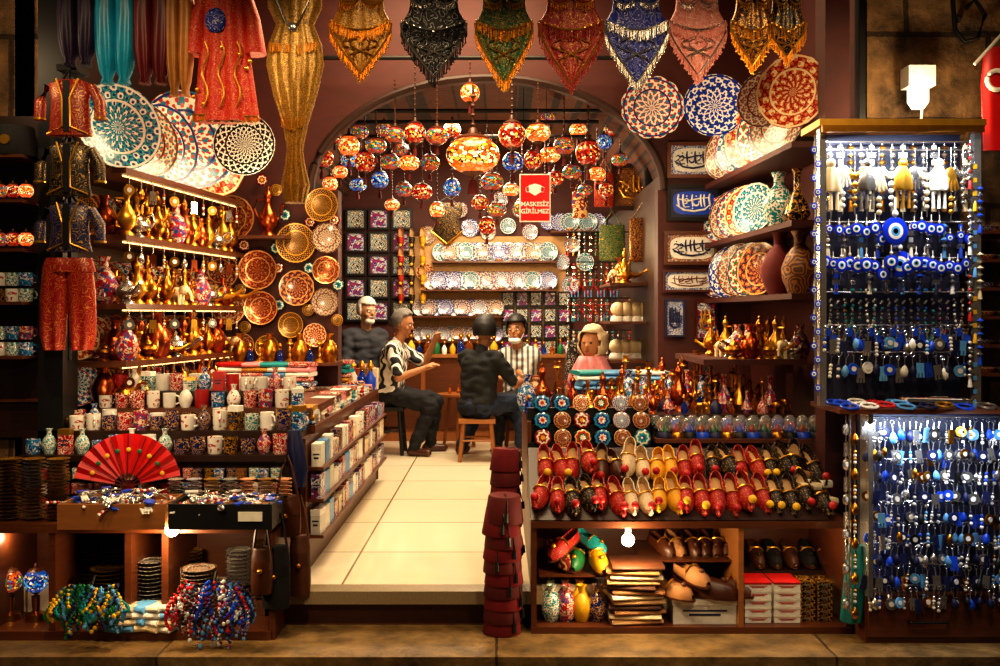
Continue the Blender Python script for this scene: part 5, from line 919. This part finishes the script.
b=B(); b.tube([W(850,405,4.25),W(850,612,4.25)],.005); tag(ob('side_bar',b.mesh('side_bar',['silver'])),'thin metal bar with keychains at the rack side','bar')
for i in range(32):
    m=['blue','white','red','lightblue','navy','gold','blue','silver'][i%8]; p=(yl+.03+(i%8)*.085+R.uniform(-.01,.01),4.25+.08*(i//8),1.2+.004*(i%3))
    bb=B(); bb.tube([(.03*math.cos(a*PI/6),.03*math.sin(a*PI/6),0) for a in range(13)],.005,6); inst('bracelet',(('bracelet',bb.mesh('bracelet',[m])),),p,(.2,0,0),1.2,'%s bead bracelet, %s from left in the %s row on the rack top'%(m,ORD[i%8],ORD[i//8]),'bracelet','bracelets on the rack top')
for i in range(7): 
    bb=B(); bb.tube([(-.12,0,.012),(.12,0,.012)],.012,8); inst('rolled_bracelet',(('rolled_bracelet',bb.mesh('rolled_bracelet',[['black','white','mug_red','carved'][i%4]])),),(1.95,4.34+i*.035,1.2),(0,0,-.25),1,'woven bracelet roll, %s from front at the right of the rack top'%ORD[i],'bracelet','woven bracelets on the rack top')
garment('blue_cloth','teal cloth hanging between the cabinet and the keychain rack','cloth',[(545,848,862,.6),(580,844,866,1),(620,840,862,1),(622,842,860,.8)],4.35,'teal',.04,6,.2,hook=False)
p=W(918,90,4.75); r=thing('wall_lamp','white glowing wall lamp on the stone wall at right','lamp',p)
b=B(); b.box((0,0,.06),(.13,.1,.1)); ob('housing',b.mesh('housing',['white']),r); b=B(); b.loft([(.01,-.05,.05,.045),(-.06,-.05,.05,.045),(-.09,-.03,.03,.03)],.05); ob('lamp_shade',b.mesh('lamp_shade',['lampshade']),r); b=B(); b.tube([(0,0,.11),(.06,.06,.13),(.07,.15,.1)],.01); ob('bracket',b.mesh('bracket',['white']),r); b=B(); b.tube([(.02,0,-.08),(.02,.02,-.2),(.05,.1,-.35)],.006); ob('cable',b.mesh('cable',['white']),r)
b=B(); b.tube([W(952,-10,4.8),W(955,30,4.8),W(965,42,4.78),W(978,38,4.76),W(985,15,4.76),W(975,0,4.78),W(966,8,4.78)],.012,8); b.tube([W(958,20,4.8),W(958,20,4.92)],.015,8); tag(ob('iron_hook',b.mesh('iron_hook',['iron'])),'scrolled black iron hook on the stone wall at top right','hook')
r=thing('red_pennant','red pennant with white emblem at the right edge','pennant',W(996,60,4.5)); b=B(); b.loft([(.06,-.02,.1,.01),(.03,-.055,.1,.015),(-.1,-.07,.1,.02),(-.42,-.06,.1,.012)],.02,5,.3); ob('cloth',b.mesh('cloth',['signred']),r); b=B(); b.tube([(-.01+.045*math.cos(a),-.028,-.1+.045*math.sin(a)) for a in [.9+.4*i for i in range(12)]],.011,6); ob('emblem',b.mesh('emblem',['white']),r); b=B(); b.tube([(-.1,0,-.02),(.1,0,.2)],.008); ob('pole',b.mesh('pole',['white']),r)
for i in range(12): inst('ceramic_bowl',bowl(['p_red','p_turq','p_cobalt','p_multi'][i%4]),(PX(984+(i%2)*18,4.6),4.58,PZ(372-(i//2)*28,4.6)),(0,0,0),.04,'small ceramic bowl, %s of the column at far right'%ORD[i],'bowl','bowls at the far right edge')
for i in range(6): board('edge_shelf',(PX(977,4.6),PX(1030,4.6),4.5,4.88,PZ(372-i*28,4.6)-.015,PZ(372-i*28,4.6)),'wood','narrow shelf at the right edge, %s from bottom'%ORD[i],'shelf','narrow shelves at the right edge')
# ================= lights, camera, world
def light(kind,loc,e,col,size=.3,tgt=None,name='lamp_or_fill',spot=1.2,sy=None):  # default name covers lamps and added fill lights alike
    d=bpy.data.lights.new(name,kind); d.energy=e; d.color=col; 
    if kind=='AREA': d.size=size; d.shape='RECTANGLE'; d.size_y=sy or size
    else: d.shadow_soft_size=size
    if kind=='SPOT': d.spot_size=spot; d.spot_blend=.6
    o=bpy.data.objects.new(name,d); C.objects.link(o); o.location=loc
    if tgt: o.rotation_euler=(Vector(tgt)-Vector(loc)).to_track_quat('-Z','Y').to_euler()
WM=(1,.72,.42)
light('AREA',(-.2,8.4,3.2),135,(1,.78,.52),1.2,(-.2,8.5,0)); light('AREA',(-.3,5.7,3.9),95,WM,1.2,(-.3,5.8,0))
for x,t in((-1.6,-1.7),(-.5,-.6),(.6,.6),(1.7,1.5)): light('SPOT',(x,2.9,3.5),98,WM,.04,(t,5.0,1.15),spot=1.35)  # front spots added out of view to light the goods
light('POINT',(-.1,6.0,2.0),12,(1,.65,.32),.1); light('POINT',(-1.3,5.4,2.3),16,WM,.06); light('POINT',(-1.4,5.6,1.75),12,WM,.06); light('POINT',(1.1,5.6,2.4),14,WM,.06); light('POINT',(0,9.3,2.3),26,WM,.1); light('POINT',(.55,7.6,2.1),16,WM,.08); light('POINT',(-.9,9.0,2.3),12,WM,.1); light('POINT',(.75,5.5,1.7),8,WM,.06)
light('SPOT',(-1.3,2.6,1.9),48,WM,.06,(-1.6,4.5,.6),spot=1.1); light('SPOT',(1.0,2.6,1.9),32,WM,.06,(.9,4.5,.6),spot=1.1)  # low spots added to brighten the dark counter fronts, no fixtures there
light('POINT',(PX(20,4.5),4.45,.58),1.5,WM,.03); light('POINT',(PX(790,4.5),4.5,.57),2.5,WM,.03); light('POINT',(-1.75,4.45,1.3),4,WM,.04)  # fill points added for the lower compartments and left deck, no bulbs there
light('AREA',(PX(895,4.3),4.3,zt-.06),10,(.8,.87,1),.6,(PX(895,4.5),4.5,1.6),sy=.04); light('AREA',(PX(940,4.1),4.14,1.12),5,(.72,.82,1),.6,(PX(940,4.4),4.4,.6),sy=.05)
light('POINT',(PX(918,4.6),4.5,PZ(112,4.6)),10,(1,.8,.5),.05); light('POINT',(-2.5,4.4,2.9),7,WM,.1)  # wall lamp's light, then a fill point added for the left stone pillar
w=bpy.data.worlds.new('w'); S.world=w; w.use_nodes=True; w.node_tree.nodes['Background'].inputs[0].default_value=(.9,.6,.4,1); w.node_tree.nodes['Background'].inputs[1].default_value=.045
cd=bpy.data.cameras.new('cam'); cam=bpy.data.objects.new('cam',cd); C.objects.link(cam); cam.location=(0,0,CH); cam.rotation_euler=(PI/2,0,0); cd.sensor_width=36; cd.lens=F*36/1000; cd.shift_y=-(333-HY)/1000; S.camera=cam
try: S.view_settings.view_transform='Standard'; S.view_settings.look='Medium High Contrast'
except Exception: pass
